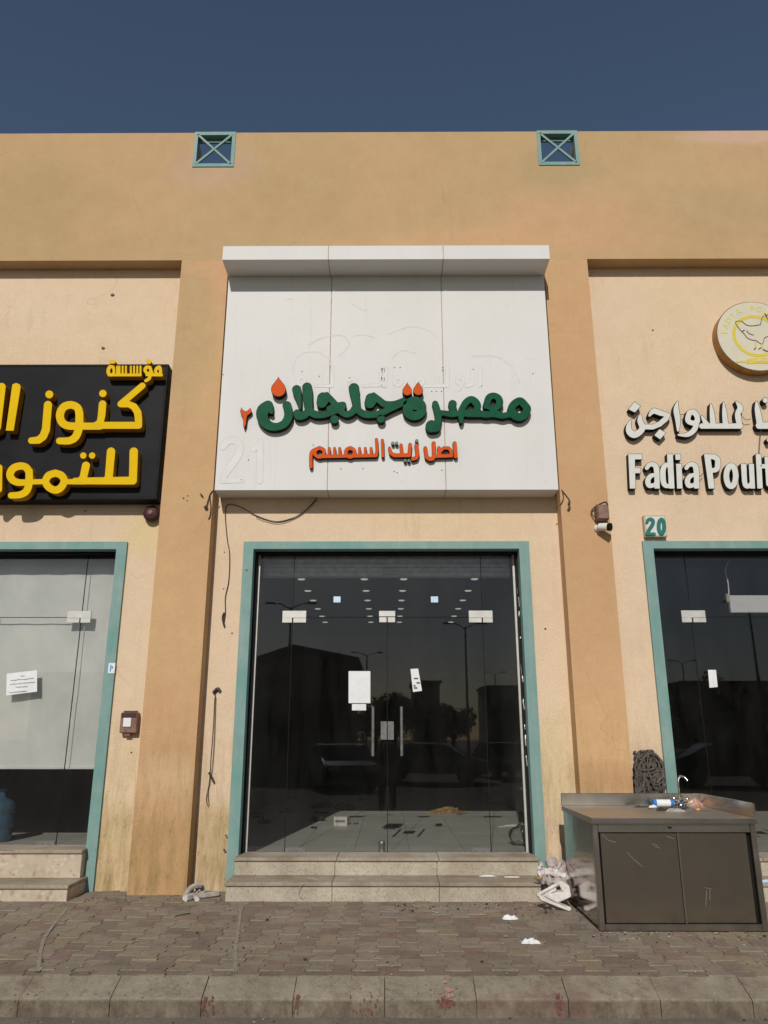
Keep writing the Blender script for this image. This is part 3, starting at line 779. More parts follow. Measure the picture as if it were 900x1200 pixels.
# word in the middle and left (A zoom)
letter('green_letters', [[(822,148,39),(812,170,34)], [(835,118,14),(868,150,20),(905,178,22),(960,180,22),(1000,170,24),(1020,160,23)],
    [(1000,178,20),(940,205,20),(900,225,20),(840,243,20),(780,240,22),(742,215,22),(728,170,25),(714,90,32),(714,80,33)],
    [(728,190,24),(705,225,22),(670,242,19),(635,225,20),(590,170,20),(545,118,16)], [(524,144,40),(514,168,34)],
    [(645,184,22),(600,190,20),(560,205,18)], [(640,200,20),(580,228,19),(520,244,20),(470,240,23),(436,215,24),(428,160,30),(424,90,31),(423,74,31)],
    [(436,215,22),(405,245,24),(372,248,28),(362,236,26)]], TA, YL, SY, *K, sg, rim=.3)
letter('green_letters', [[(358,88,29),(372,150,17),(380,205,8)]], TA, YL, SY, *K, sg, rim=.3)
letter('green_letters', [[(180,188,33),(150,215,38),(143,250,36),(158,285,33),(190,312,28),(235,318,24),(280,300,25),(305,260,27),(306,215,27),(298,187,28)], [(180,190,33),(200,225,14)]], TA, YL, SY, *K, sg, rim=.3)
letter('letter_dot', [[(592,272,26)]], TA, YL, SY, *K, sg, rim=.3)
letter('letter_dot', [[(881,268,26)]], TA, YL, SY, *K, sg, rim=.3)
def drop(ax, ay, cx, cy, r, T):
    pts = [(ax, ay)]
    for k in range(0, 21):
        th = R(-38)+R(256)*k/20; pts.append((cx+r*math.cos(th), cy+r*math.sin(th)))
    h_ = cy-.62*r-ay; q = [(ax+r*.13, ay+h_*.22), (cx+r*.33, ay+h_*.5), (cx+r*.58, ay+h_*.78)]; q2 = [(2*cx-u, v) for u, v in q[::-1]]
    pts = [(ax, ay)]+q+pts[1:]+q2
    letter('oil_drop', [('P', pts)], T, YL-.01, SY, *O_, sg, rim=.5)
drop(243, 5, 245, 86, 46, TA); drop(134, 36, 136, 90, 28, TB_); drop(197, 30, 200, 87, 29, TB_)
letter('orange_numeral', [('P', [(16,196),(24,212),(38,222),(50,220),(60,212),(70,198),(80,224),(68,238),(52,248),(46,275),(44,300),(34,328),(26,316),(27,290),(24,262),(14,240),(6,224)])], TA, YL+.02, SY, *O_, sg, rim=.3)
# subtitle
letter('orange_letters', [('L', [(890,402,10),(893,500,10)])], TA, YL+.025, SY, *O_, sg, rim=.3)
letter('orange_letters', [('L', [(853,397,10),(857,470,10),(850,497,11),(498,503,11)])]+[('L', [(x,452,9),(x,498,9)]) for x in (820,784,748,625,593,560)]+
    [[(690,449,12),(713,462,12),(716,485,12),(690,506,12),(665,488,12),(668,462,12),(690,449,12)], [(500,449,12),(525,462,12),(526,488,12),(500,506,12),(472,490,12),(476,462,12),(500,449,12)],
     [(485,455,11),(458,468,11),(447,495,11),(447,566,11)]], TA, YL+.025, SY, *O_, sg, rim=.3)
letter('orange_letters', [('L', [(414,397,12),(420,474,12)])], TB_, YL+.025, SY, *O_, sg, rim=.3)
letter('orange_letters', [('L', [(291,397,12),(294,470,12),(284,488,12),(268,491,12),(250,478,12),(242,425,11)]), ('L', [(294,473,11),(395,470,11)]), ('L', [(322,425,11),(328,470,11)]), ('L', [(328,445,10),(350,425,10),(378,425,10),(392,440,10),(395,470,10)])], TB_, YL+.025, SY, *O_, sg, rim=.3)
letter('orange_letters', [('L', [(190,410,12),(196,460,12),(190,482,12),(168,490,11)])], TB_, YL+.025, SY, *O_, sg, rim=.3)
letter('orange_letters', [('L', [(32,425,9),(40,455,11),(60,468,12),(148,468,12),(153,405,11)]), ('L', [(100,408,10),(106,466,11)])], TB_, YL+.025, SY, *O_, sg, rim=.3)
for u, v in ((192,383), (52,397), (74,397), (124,498), (146,498)):
    letter('letter_dot', [[(u,v,10)]], TB_, YL+.025, SY, M['greydot'], M['black'], sg, rim=.3)
# traces left by older lettering, flat on the panel
def ghost(strokes, T, w=0):
    a = link('glue_outline', extrude_loops(contours(strokes, T, .38), SY-.0016, SY-.0002), M['ghostd'], sg)
    link('clean_patch', extrude_loops(contours(strokes, T, 0.0), SY-.0026, SY-.0018), M['ghostl'], a)
TG, TH = (240,400,900/220), (440,400,900/220)
ghost([[(88,505,16),(110,478,16),(145,476,17),(168,500,17),(160,545,17),(120,605,16),(88,650,15)], ('L', [(84,668,13),(178,664,13)])], TG)
ghost([('L', [(268,480,14),(262,668,15)]), ('L', [(262,490,12),(232,518,12)])], TG)
for st in ([('L', [(504,128,9),(503,212,9)])], [('L', [(465,132,8),(463,205,8),(436,214,8)])], [[(398,170,7),(420,180,7),(416,205,7),(396,200,7),(392,180,7),(398,170,7)], [(416,205,7),(400,232,6)]],
           [('L', [(345,130,9),(344,212,9),(232,214,6)]), ('L', [(300,175,6),(300,212,6)])], [[(210,175,7),(230,190,7),(215,210,7),(198,195,7),(210,175,7)]], [[(105,170,7),(128,190,7),(110,212,7),(88,195,7),(105,170,7)]],
           [('L', [(36,130,8),(35,214,8)])]): ghost(st, TH)
for st in ([('L', [(868,130,8),(866,215,8)])], [('L', [(845,135,7),(843,210,7),(760,214,6)])], [[(690,190,7),(712,180,7),(716,208,7),(690,210,7)]], [('L', [(612,125,8),(610,214,7),(530,214,6)])], [[(445,180,7),(470,170,7),(480,200,7),(450,208,7),(445,180,7)]]): ghost(st, TG)
for T_, pts, w in (((250,280,4.5), [(420,700),(432,640),(480,600),(560,600),(620,640)], 3), ((250,280,4.5), [(500,560),(580,520),(680,510),(715,560),(660,620)], 4), ((250,280,4.5), [(512,290),(513,400),(512,530)], 1.5), ((250,280,4.5), [(730,515),(790,505),(850,520)], 3),
                 ((250,280,4.5), [(385,318),(420,316)], 3), ((250,280,4.5), [(730,340),(790,375),(810,372)], 3), ((450,280,4.286), [(20,480),(120,442),(200,450),(270,490)], 3), ((450,280,4.286), [(440,590),(560,590),(640,640),(680,720)], 4), ((450,280,4.286), [(40,600),(90,560),(160,575)], 3)):
    link('adhesive_smear', extrude_loops(contours([[(u, v, w) for u, v in pts]], T_, 0, .25), SY-.0011, SY-.0002), M['smear'], sg)
b = bmesh.new()
for (u, v) in ((36,132),(468,135),(508,213),(322,126),(322,140),(92,126),(118,126),(270,240),(292,240),(316,240),(90,624),(104,630),(318,618),(755,155)):
    x, z = P(440+u/4.09, 400+v/4.09, SY); box(b, x-.006, x+.006, SY-.0035, SY-.0005, z-.006, z+.006)
for (u, v) in ((466,145),(548,168),(694,175),(600,120),(652,612),(758,610),(520,497),(210,568),(175,664),(88,160)):
    x, z = P(240+u/4.09, 400+v/4.09, SY); box(b, x-.006, x+.006, SY-.0035, SY-.0005, z-.006, z+.006)
tag(obj('screw_hole', b, M['ink'], sg), kind='stuff')

# --- left sign: black box, yellow letters
LYF = 0.0
bs = thing('shop_sign', 'black box sign with raised yellow Arabic lettering', 'sign', (-3.6, LYF, 3.9))
bx1, bz1 = P(197.9, 426, LYF)[0], P(150, 427, LYF)[1]; bz0 = P(190, 585.5, LYF)[1]
bx('sign_box', M['blacksign'], bs, -7.2, bx1, LYF, YI-.002, bz0, bz1, .004)
for q in ((-7.2, bx1-.03, bz0+.001, bz0+.03), (-7.2, bx1-.03, bz1-.03, bz1-.001), (bx1-.029, bx1-.001, bz0+.001, bz1-.001)):
    bx('edge_trim', M['black'], bs, q[0], q[1], LYF-.006, LYF-.0005, q[2], q[3], .002)
YE = LYF-.105
U1, U2, U0 = (110,410,9.0), (0,410,900/142.5), (0,400,3.75)
yl = (M['yellow'], M['yellowside'])
def c2(u, v, r): return ((110+u/9-0)*900/142.5, (410+v/9-410)*900/142.5, r*900/142.5/9)   # L1 zoom -> L2 zoom
kaf = [('L', [c2(512,378,34), c2(284,572,36), c2(370,574,34), c2(425,600,38), c2(462,660,40), c2(470,720,40), c2(472,796,38), c2(110,796,38), c2(62,800,36)]),
       ('L', [c2(92,572,41), c2(82,690,41), c2(66,770,38), c2(10,800,36)]), ('L', [(740,565,27),(590,565,27)]),
       [(588,480,30),(575,430,29),(525,407,29),(470,425,30),(444,480,31),(458,535,30),(505,562,29),(600,565,27)],
       [(588,470,30),(585,570,31),(562,640,30),(515,672,28),(440,674,26)]]
letter('yellow_letters', kaf, U2, YE, LYF, *yl, bs, rim=.25)
letter('letter_dot', [c2(95,460,40) and [c2(95,460,40)]], U2, YE, LYF, *yl, bs, rim=.25)
letter('yellow_letters', [('L', [(355,408,31),(340,590,31),(320,640,30),(285,668,28),(232,672,25)])], U2, YE, LYF, *yl, bs, rim=.25)
letter('letter_dot', [[(365,330,30)]], U2, YE, LYF, *yl, bs, rim=.25)
letter('yellow_letters', [('P', [(88,275),(92,255),(118,244),(146,254),(154,276),(102,600),(42,598)])], U2, YE, LYF, *yl, bs, rim=.25)
letter('yellow_letters', [('L', [(12,275,31),(-22,572,30),(-60,590,28),(-200,590,28)])], U2, YE, LYF, *yl, bs, rim=.25)
l2 = [('L', [(588,485,19),(584,612,18),(330,614,15)]), ('L', [(488,485,19),(478,600,18),(462,614,15)]), ('L', [(378,546,18),(366,600,17),(350,614,15)])]
s21 = 3.75/(900/142.5)
def f2(p): return (p[0]*s21, (410+p[1]/(900/142.5)-400)*3.75, p[2]*s21)
l2 += [[f2(q) for q in ((410,912,27),(455,930,28),(475,970,28),(452,1018,28),(410,1038,28),(362,1018,28),(338,975,28),(360,930,28),(410,912,27))],
       ('L', [f2(q) for q in ((345,975,20),(210,978,20))]), [f2(q) for q in ((214,900,28),(190,868,28),(145,860,28),(95,880,29),(74,925,29),(95,965,28),(140,982,26),(215,980,22))],
       [f2(q) for q in ((216,900,28),(214,990,29),(195,1045,28),(150,1072,26),(82,1078,24))], ('L', [f2(q) for q in ((500,976,20),(620,976,22))])]
letter('yellow_letters', l2, U0, YE, LYF, *yl, bs, rim=.25)
for u in (366, 405): letter('letter_dot', [[(u,502,14.5)]], U0, YE, LYF, *yl, bs, rim=.25)
letter('yellow_letters', [('L', [(-6,872,25),(-8,1030,25),(-60,1075,24)])], U2, YE, LYF, *yl, bs, rim=.25)
sm = [('L', [(490,265,16),(160,265,16)])]+[('L', [(x,175,11),(x,265,12)]) for x in (492,458,424,390,338,304,270,245)]+[('L', [(250,185,10),(250,260,14)]), [(205,180,16),(170,180,20),(152,215,20),(160,255,20),(200,262,18),(212,225,15),(205,180,16)]]
letter('yellow_letters', sm, U1, YE, LYF-.004, *yl, bs, rim=.2)
letter('yellow_letters', [('L', [(712,265,17),(560,262,17)]), [(690,180,18),(665,195,19),(650,225,16),(668,255,16),(700,250,18),(700,200,18),(690,180,18)], [(590,185,18),(555,185,19),(540,215,19),(560,245,16),(592,245,18),(600,210,17),(590,185,18)], [(598,245,18),(585,300,18),(548,326,18)], ('L', [(620,262,15),(610,225,12)])], U1, YE, LYF-.004, *yl, bs, rim=.2)
for st in ([[(178,128,19),(210,128,19)]], [[(570,115,20),(584,128,22)]]): letter('letter_dot', st, U1, YE, LYF-.004, *yl, bs, rim=.2)

# --- right sign: separate raised letters on the wall
RS = thing('wall_lettering', 'raised white Arabic and English shop name letters fixed to the peach wall', 'sign', (5.0, YI, 4.2))
RY = YI-.08
TD = (720,450,5.0)
W_ = (M['letterwhite'], M['black'])
def rl(st, nm='letters'): letter(nm, st, TD, RY, YI-.001, *W_, RS, rim=.5, grow=.75)
rl([[(97,212,3),(84,245,12),(88,278,17),(115,297,18),(148,282,16),(164,255,16),(150,215,14),(152,188,8)], ('L', [(160,250,13),(225,252,13),(265,235,14),(300,205,14),(315,185,11)]), [(312,182,11),(270,170,14),(230,158,14),(205,185,5)]])
rl([('P', [(118,105),(152,130),(120,165),(86,148)])], 'letter_dot'); rl([('P', [(265,266),(300,287),(268,322),(236,300)])], 'letter_dot')
rl([[(370,105,3),(362,150,14),(372,210,14),(373,272,5)]])
rl([[(440,168,14),(465,165,15),(484,190,14),(484,222,14),(455,228,13),(430,210,14),(440,168,14)], [(484,215,14),(470,265,14),(430,296,12),(376,298,4)]])
rl([[(512,190,4),(530,220,12),(545,242,14)], ('L', [(512,246,14),(738,246,14)]), [(565,118,3),(572,170,12),(578,240,15)], [(640,108,3),(645,170,12),(652,240,15)], [(714,104,3),(738,140,15),(722,180,14),(735,245,15)], ('L', [(728,190,14),(732,246,15)])])
rl([[(832,104,3),(838,150,14),(852,230,17)], ('L', [(848,243,18),(980,243,18)])]); rl([[(885,95,14)]], 'letter_dot'); rl([[(905,328,10)]], 'letter_dot')
def glyph(ch, x0, y0, x1, y1, Yf, Yb, mat, parent, name, off=.045, ins=None, T=TD):
    cu = bpy.data.curves.new('glyph', 'FONT'); cu.body = ch; cu.offset = off; cu.extrude = .5; cu.resolution_u = 4
    o = bpy.data.objects.new('glyph', cu); COL.objects.link(o); dg = bpy.context.evaluated_depsgraph_get()
    me = bpy.data.meshes.new_from_object(o.evaluated_get(dg)); bpy.data.objects.remove(o); bpy.data.curves.remove(cu)
    A = np.array([v.co[:] for v in me.vertices]); lo_, hi = A.min(0), A.max(0)
    ox, oy, s = T
    wx0, wz1 = P(ox+x0/s, oy+y0/s, Yf); wx1, wz0 = P(ox+x1/s, oy+y1/s, Yf)
    for v in me.vertices:
        u = (v.co.x-lo_[0])/(hi[0]-lo_[0]); w = (v.co.y-lo_[1])/(hi[1]-lo_[1]); d = (v.co.z-lo_[2])/(hi[2]-lo_[2])
        v.co = (wx0+(wx1-wx0)*u, Yb+(Yf-Yb)*d, wz0+(wz1-wz0)*w)
    me.materials.clear(); return link(name, me, mat, parent)
def ring(cx, cy, rx, ry, r): return [(cx+rx*math.cos(R(a)), cy+ry*math.sin(R(a)), r) for a in range(0, 361, 40)]
def small_a(dx): return [[(190+dx,492,11),(203+dx,475,12),(224,470,13) if not dx else (224+dx,470,13),(242+dx,482,15),(248+dx,515,15)], ('P', [(233+dx,490),(263+dx,490),(266+dx,612),(236+dx,612)]),
    [(243+dx,530,9),(212+dx,540,13),(196+dx,566,15),(204+dx,594,14),(232+dx,592,11),(246+dx,575,9)]]
for st in ([('P', [(82,411),(161,411),(161,441),(119,441),(120,493),(153,493),(153,522),(121,522),(124,612),(91,612)])], small_a(0),
           [('P', [(309,411),(342,411),(352,612),(320,612)]), [(325,482,10),(303,474,13),(287,495,15),(284,540,16),(290,582,15),(308,598,12),(330,590,10)]],
           [('P', [(362,468),(393,468),(399,612),(368,612)])], [('P', [(357,411),(387,411),(389,444),(359,444)])], small_a(232),
           [('P', [(526,411),(560,411),(588,612),(553,612)]), ('L', [(545,426,14),(585,426,14)]), [(580,426,14),(603,440,15),(606,470,16),(598,500,14),(565,508,13)], ('L', [(565,508,13),(560,508,13)])],
           [ring(684, 539, 28, 60, 16)], [('P', [(742,468),(773,468),(777,575),(748,575)]), [(762,560,14),(768,592,14),(785,600,12),(800,585,12)], ('P', [(788,468),(817,468),(824,612),(796,612)])],
           [('P', [(829,411),(859,411),(869,612),(838,612)])], [('P', [(880,425),(905,425),(918,590),(890,590)]), ('L', [(868,482,12),(925,482,12)]), [(904,585,14),(920,600,11),(932,600,10)]]):
    letter('letters', st, TD, RY, YI-.001, *W_, RS, rim=.45, grow=.5)
# loose wires between the letters
b = bmesh.new()
for pts in (((750,190),(770,210),(800,205)), ((385,178),(400,180),(425,172)), ((490,530),(505,540),(520,522)), ((860,250),(850,400),(850,600))):
    tube(b, smoothpts([(*((lambda q: (q[0], RY+.02, q[1]))(P(720+u/5, 450+v/5, RY+.02))),) for u, v in pts][:3]), .004, 5)
obj('loose_wire', b, M['cable'], RS)
# --- round emblem
EY = YI-.13
ecx, ecz = P(885.5, 393.8, EY); er = ecx-P(840, 393.8, EY)[0]
em = thing('round_emblem', 'round cream emblem sign with yellow ring and hen outline', 'sign', (ecx, YI, ecz))
def disc(name, r, Y0, Y1, mat, cx=ecx, cz=ecz, rin=None, parent=None, n=64, zs=1.0):
    b = bmesh.new()
    o_ = [(cx+r*math.cos(2*math.pi*k/n), cz+zs*r*math.sin(2*math.pi*k/n)) for k in range(n)]
    if rin is None: prism(b, o_, Y0, Y1)
    else:
        i_ = [(cx+rin*math.cos(2*math.pi*k/n), cz+zs*rin*math.sin(2*math.pi*k/n)) for k in range(n)]
        V = [[b.verts.new((x, y, z)) for x, z in l] for l, y in ((o_, Y0), (o_, Y1), (i_, Y1), (i_, Y0))]
        for a in range(4):
            for k in range(n): b.faces.new((V[a][k], V[a][(k+1)%n], V[(a+1)%4][(k+1)%n], V[(a+1)%4][k]))
    return obj(name, b, mat, parent or em)
disc('emblem_body', er*1.004, EY, YI-.001, M['embside'])
disc('edge_line', er*1.0, EY-.002, EY-.0003, M['ink']); fc = disc('emblem_face', er*.985, EY-.005, EY-.0022, M['emblem'])
rr = er*27.5/45.5
disc('yellow_ring', rr, EY-.0075, EY-.0052, M['embyel'], rin=rr*.86, parent=em)
def arc_text(s, rad, a0, a1, size):
    for k, ch in enumerate(s):
        if ch == ' ': continue
        th = R(a0+(a1-a0)*k/(len(s)-1))
        cu = bpy.data.curves.new('glyph', 'FONT'); cu.body = ch; cu.size = size; cu.align_x = 'CENTER'; cu.offset = .012*size; cu.extrude = .001
        o = bpy.data.objects.new('glyph', cu); COL.objects.link(o); dg = bpy.context.evaluated_depsgraph_get()
        me = bpy.data.meshes.new_from_object(o.evaluated_get(dg)); bpy.data.objects.remove(o); bpy.data.curves.remove(cu)
        me.materials.clear()
        me.transform(Matrix.Translation((ecx+rad*math.cos(th), EY-.0065, ecz+rad*math.sin(th))) @ Matrix.Rotation(-(th-math.pi/2), 4, 'Y') @ Matrix.Rotation(R(90), 4, 'X'))
        link('emblem_letter', me, M['embtxt'], em)
arc_text('FADIA POULTRY', er*.72, 172, 8, er*.22)
TE = (820,330,10.0)
def line_on(name, pts, w, mat, closed=False, sm=True):
    st = [(u, v, w) for u, v in pts]
    return link(name, extrude_loops(contours([st if sm else ('L', st)], TE, 0, .12), EY-.0095, EY-.0055, ), mat, em)
line_on('hen_outline', [(745,400),(728,430),(715,490),(700,505),(600,518),(545,505),(490,465),(435,463),(420,480),(428,503),(470,560),(520,610),(560,660),(620,685),(660,690),(720,730),(745,715),(760,660),(800,640),(850,600),(872,540),(860,470),(835,425)], 3.5, M['ink'])
line_on('hen_wing', [(550,575),(580,608),(630,625)], 3.5, M['ink'])
for pts in ([(505,578),(522,570)], [(640,795),(655,775)], [(695,790),(715,775)], [(745,795),(775,812),(800,815)], [(765,380),(790,400)], [(775,405),(800,440)]): line_on('hen_mark', pts, 6, M['ink'], sm=False)
line_on('hen_comb', [(745,390),(770,420),(800,460),(830,430),(845,400),(815,375),(780,380)], 9, M['embyel'])
for pts in ([(655,700),(660,770)], [(725,735),(735,780)]): line_on('hen_leg', pts, 7, M['embyel'], sm=False)
link('ribbon', extrude_loops(contours([('P', [(545,905),(640,893),(760,893),(880,905),(960,925),(950,985),(870,965),(760,957),(640,957),(555,965)]), ('P', [(420,930),(545,925),(545,950),(430,948)])], TE, 0, .15), EY-.0085, EY-.0055), M['embyel'], em)
b = bmesh.new()
for k in range(9):
    x, z = P(820+(665+k*26)/10, 330+(925+k*1.5)/10, EY); box(b, x-.010, x+.008, EY-.0115, EY-.009, z-.014, z+.014)
tag(obj('ribbon_print', b, M['emblem'], em), kind='stuff')

# --- shop number plate
nx0, nz1 = P(754, 603.5, .13); nx1, nz0 = P(782.3, 629, .13)
npx = thing('number_plate', 'cream number plate reading 20 above the right shop frame', 'sign', (nx0, YI, nz0))
bx('plate', M['cream'], npx, nx0, nx1, .13, YI-.001, nz0, nz1, .006)
bx('plate_face', M['letterwhite'], npx, nx0+.022, nx1-.015, .127, .1297, nz0+.02, nz1-.02)
letter('numeral', [[(758.2,612.5,1.7),(759.5,609.2,1.9),(762.5,608.3,2.0),(765.2,610.5,2.2),(764.6,615,2.2),(761.2,620,2.1),(758.6,624.5,1.9)], ('L', [(758.2,625.8,1.9),(766.8,625.8,1.9)])], (0,0,1.0), .121, .1268, M['num'], M['num'], npx)
letter('numeral', [[(775.2+3.3*math.cos(R(a)), 617+8.2*math.sin(R(a)), 2.3) for a in range(0, 361, 40)]], (0,0,1.0), .121, .1268, M['num'], M['num'], npx)

# ================================================================== WALL FITTINGS
# bell under the black sign
x, z = P(177, 601.5, .12)
bl = thing('alarm_bell', 'small dark maroon round bell hanging under the black sign', 'bell', (x, .12, z))
b = bmesh.new(); lathe(b, [(.004,.0),(.05,.004),(.085,.02),(.095,.05),(.088,.085),(.04,.10)], 0, 0, 16)
bmesh.ops.rotate(b, verts=b.verts, cent=(0,0,0), matrix=Matrix.Rotation(R(90), 3, 'X')); bmesh.ops.translate(b, verts=b.verts, vec=(x, YI-.005, z)); obj('bell_gong', b, M['maroon'], bl, True)
b = bmesh.new(); lathe(b, [(.003,-.115),(.03,-.113),(.034,-.10)], 0, 0, 12); bmesh.ops.rotate(b, verts=b.verts, cent=(0,0,0), matrix=Matrix.Rotation(R(-90), 3, 'X')); bmesh.ops.translate(b, verts=b.verts, vec=(x, YI-.005-.0, z)); obj('bell_cap', b, M['brown'], bl, True)
b = bmesh.new(); tube(b, smoothpts([(x+.01, .15, z+.08), (x+.02, .14, z+.14), (x+.0, .17, z+.2)]), .008, 6); obj('bell_wire', b, M['cable'], bl)
# electric switch box by the left frame
x0, z1 = P(141.8, 835, .11); x1, z0 = P(159.5, 859, .11)
sb = thing('switch_box', 'small brown electric box with a white cover beside the left frame', 'switch box', (x0, YI, z0))
bx('box_body', M['brown'], sb, x0, x1, .11, YI-.001, z0, z1, .008)
bx('box_lid', M['maroon'], sb, x0+.01, x1-.012, .103, .1095, z1-.05, z1-.005, .002)
bx('white_cover', M['paper'], sb, x0+.035, x1-.062, .098, .1095, z0+.062, z1-.055, .004)
bx('cable_gland', M['brown'], sb, x0+.05, x0+.11, .13, .18, z0-.03, z0-.0005, .004)
bx('box_hinge', M['cable'], sb, x0+.02, x1-.02, .13, .18, z1+.0005, z1+.018, .003)
# camera and junction box on the right pilaster
x0, z1 = P(699, 591, -.12); x1, z0 = P(714.5, 609, -.12)
cb = thing('junction_box', 'dusty brown junction box on the right pilaster corner', 'junction box', (x0, 0, z0))
b = bmesh.new(); box(b, x0, x1, -.12, -.001, z0, z1, .012); obj('box_body', b, M['brown'], cb)
bx('box_lid', M['brown'], cb, x0+.012, x1-.010, -.132, -.1205, z0+.012, z1-.014, .004)
b = bmesh.new(); tube(b, smoothpts([(x0+.02, -.08, z1), (x0+.1, -.1, z1+.03), (x1, -.08, z1+.01), (x1+.01, -.03, z1-.06)]), .009, 6); tube(b, smoothpts([(x0, -.05, z0+.03), (x0-.04, -.03, z0+.12), (x0+.03, -.04, z1+.02)]), .007, 6); obj('box_cable', b, M['cable'], cb)
x, z = P(703, 616.5, -.1)
cc = thing('security_camera', 'small white security camera under the brown junction box', 'security camera', (x, 0, z))
b = bmesh.new(); lathe(b, [(.045, 0), (.045, .012), (.03, .03), (.018, .045)], 0, 0, 14); bmesh.ops.rotate(b, verts=b.verts, cent=(0,0,0), matrix=Matrix.Rotation(R(90), 3, 'X')); bmesh.ops.translate(b, verts=b.verts, vec=(x, -.001, z)); obj('mount', b, M['camwhite'], cc, True)
b = bmesh.new(); p0 = Vector((x-.01, -.05, z+.005)); d = Vector((.62, -.55, -.16)).normalized()
tube(b, [p0, p0+d*.02, p0+d*.12, p0+d*.125], [.02,.042,.044,.040], 14); obj('camera_body', b, M['camwhite'], cc)
b = bmesh.new(); tube(b, [p0+d*.1255, p0+d*.155], [.043,.046], 14); obj('lens_hood', b, M['black'], cc)
b = bmesh.new(); tube(b, [Vector((x, -.03, z)), p0+d*.02], [.014,.014], 8); obj('camera_arm', b, M['camwhite'], cc)
# cables
def wire(name, label, pxs, Y, r=.006, n=8, mat='cable', extra=None):
    b = bmesh.new(); pts = [(P(u, v, Y)[0], Y, P(u, v, Y)[1]) for u, v in pxs]; tube(b, smoothpts(pts, n), r, 6)
    for e in (extra or []): tube(b, smoothpts([(P(u, v, Y)[0], Y-.01, P(u, v, Y)[1]) for u, v in e[0]], 5), e[1], 6)
    return tag(obj(name, b, M[mat]), label, 'cable')
wire('hanging_cable', 'black cable looping under the white sign and hanging down the peach wall', [(372,583),(356,600),(340,608),(322,611),(300,604),(282,594),(268,591),(264,600),(266,630),(269,650),(268,680),(264,700),(264,718),(262,732)], YI-.014, .005,
     extra=[([(372,586),(350,604),(325,612.5),(300,606)], .004), ([(263,718),(261,724),(263,734)], .011)])
wire('cable_end', 'thin black wires hanging from a hole low on the peach wall', [(254,806),(256,809),(252,815),(250,850),(247,890),(246,908),(244,930),(245,944)], YI-.012, .0035,
     extra=[([(250,812),(255,807),(258,810)], .017), ([(253,816),(251,870),(248,906),(242,934),(244,945)], .0035), ([(245,905),(249,912),(251,917)], .012)])
wire('cable_tail', 'short frayed wires beside the lower left corner of the white sign', [(251,574),(246,580),(247,594),(246,605),(244,608)], -.012, .006, extra=[([(246,580),(243,590),(241,597)], .006), ([(240,594),(243,596)], .016), ([(238,582),(235,579)], .008)])
wire('cable_tail', 'thin curled wires beside the lower right corner of the white sign', [(658,574),(663,580),(668,588),(665,598)], -.012, .005, extra=[([(659,576),(660,584),(656,592),(652,595)], .005), ([(667,587),(666,591)], .010), ([(668,594),(666,598)], .009)])
# coiled bundle of dusty cable
b = bmesh.new(); rnd = random.Random(5)
for k in range(105):
    cx_, cy_ = 760+rnd.uniform(-13, 12), 916+rnd.uniform(-26, 20); rx, ry = rnd.uniform(4, 15), rnd.uniform(8, 34); ph = rnd.uniform(-.35, .2); Yb = rnd.uniform(.03, .17)
    pts = []; a0 = rnd.uniform(0, 6.28); span = rnd.uniform(3.2, 6.3)
    for t in range(18):
        th = a0+span*t/17; u = rx*math.cos(th)+rnd.uniform(-1.2,1.2); v = ry*math.sin(th)*(1 if math.sin(th) > 0 else .85)
        uu = cx_+u*math.cos(ph)-v*math.sin(ph)*.5; vv = max(879, cy_+v)
        lim = 741+max(0, (vv-878))*.06+rnd.uniform(0,4); uu = min(max(uu, lim), 779+max(0, vv-905)*.1-max(0, 900-vv)**1.35*.22-rnd.uniform(0,4)); vv += rnd.uniform(0, 3) if vv < 882 else 0
        x, z = P(uu, vv, Yb); pts.append((x, Yb+rnd.uniform(-.012,.012), z))
    tube(b, smoothpts(pts, 3), rnd.choice((.006,.008,.0095,.011)), 5)
tag(obj('cable_bundle', b, M['cablegrey']), 'tangled bundle of dusty grey cable hanging behind the steel cabinet', 'cable bundle')
# little holes and nails in the wall
b = bmesh.new()
for px, py, Y, r in ((215,584,0,.011),(220,581,0,.010),(219.5,587,0,.010),(132,346,YI,.02),(121,408,YI,.018),(100,599,YI,.012),(765,387,YI,.014),(154,882,YI,.01),(272,742,YI,.012),(639,737,YI,.013),(262,690,YI,.008),(263,647,YI,.008),(630,852,YI,.013),(265,979,.165,.012),(263,996,.165,.012),(289,668,.165,.01)):
    x, z = P(px, py, Y); lathe_v = [(x+r*math.cos(a)*random.uniform(.7,1.3), z+r*math.sin(a)*random.uniform(.6,1.1)) for a in np.linspace(0, 6.28, 8)[:-1]]
    prism(b, lathe_v, Y-.012 if r > .015 else Y-.004, Y-.0005)
tag(obj('wall_hole', b, M['ink'], B), kind='stuff')
# sticker on the left frame
x0, z1 = P(127.5, 777, .16); x1, z0 = P(134, 789, .16)
st = bx('frame_sticker', M['paper'], None, x0, x1, .160, .1635, z0, z1); tag(st, 'small white and blue sticker on the left teal frame', 'sticker')
b = bmesh.new(); box(b, x0+.02, x0+.032, .1585, .1598, z0+.02, z1-.02); box(b, x0+.036, x0+.05, .1585, .1598, z0+.05, z1-.035); obj('blue_print', b, M['blue'], st)

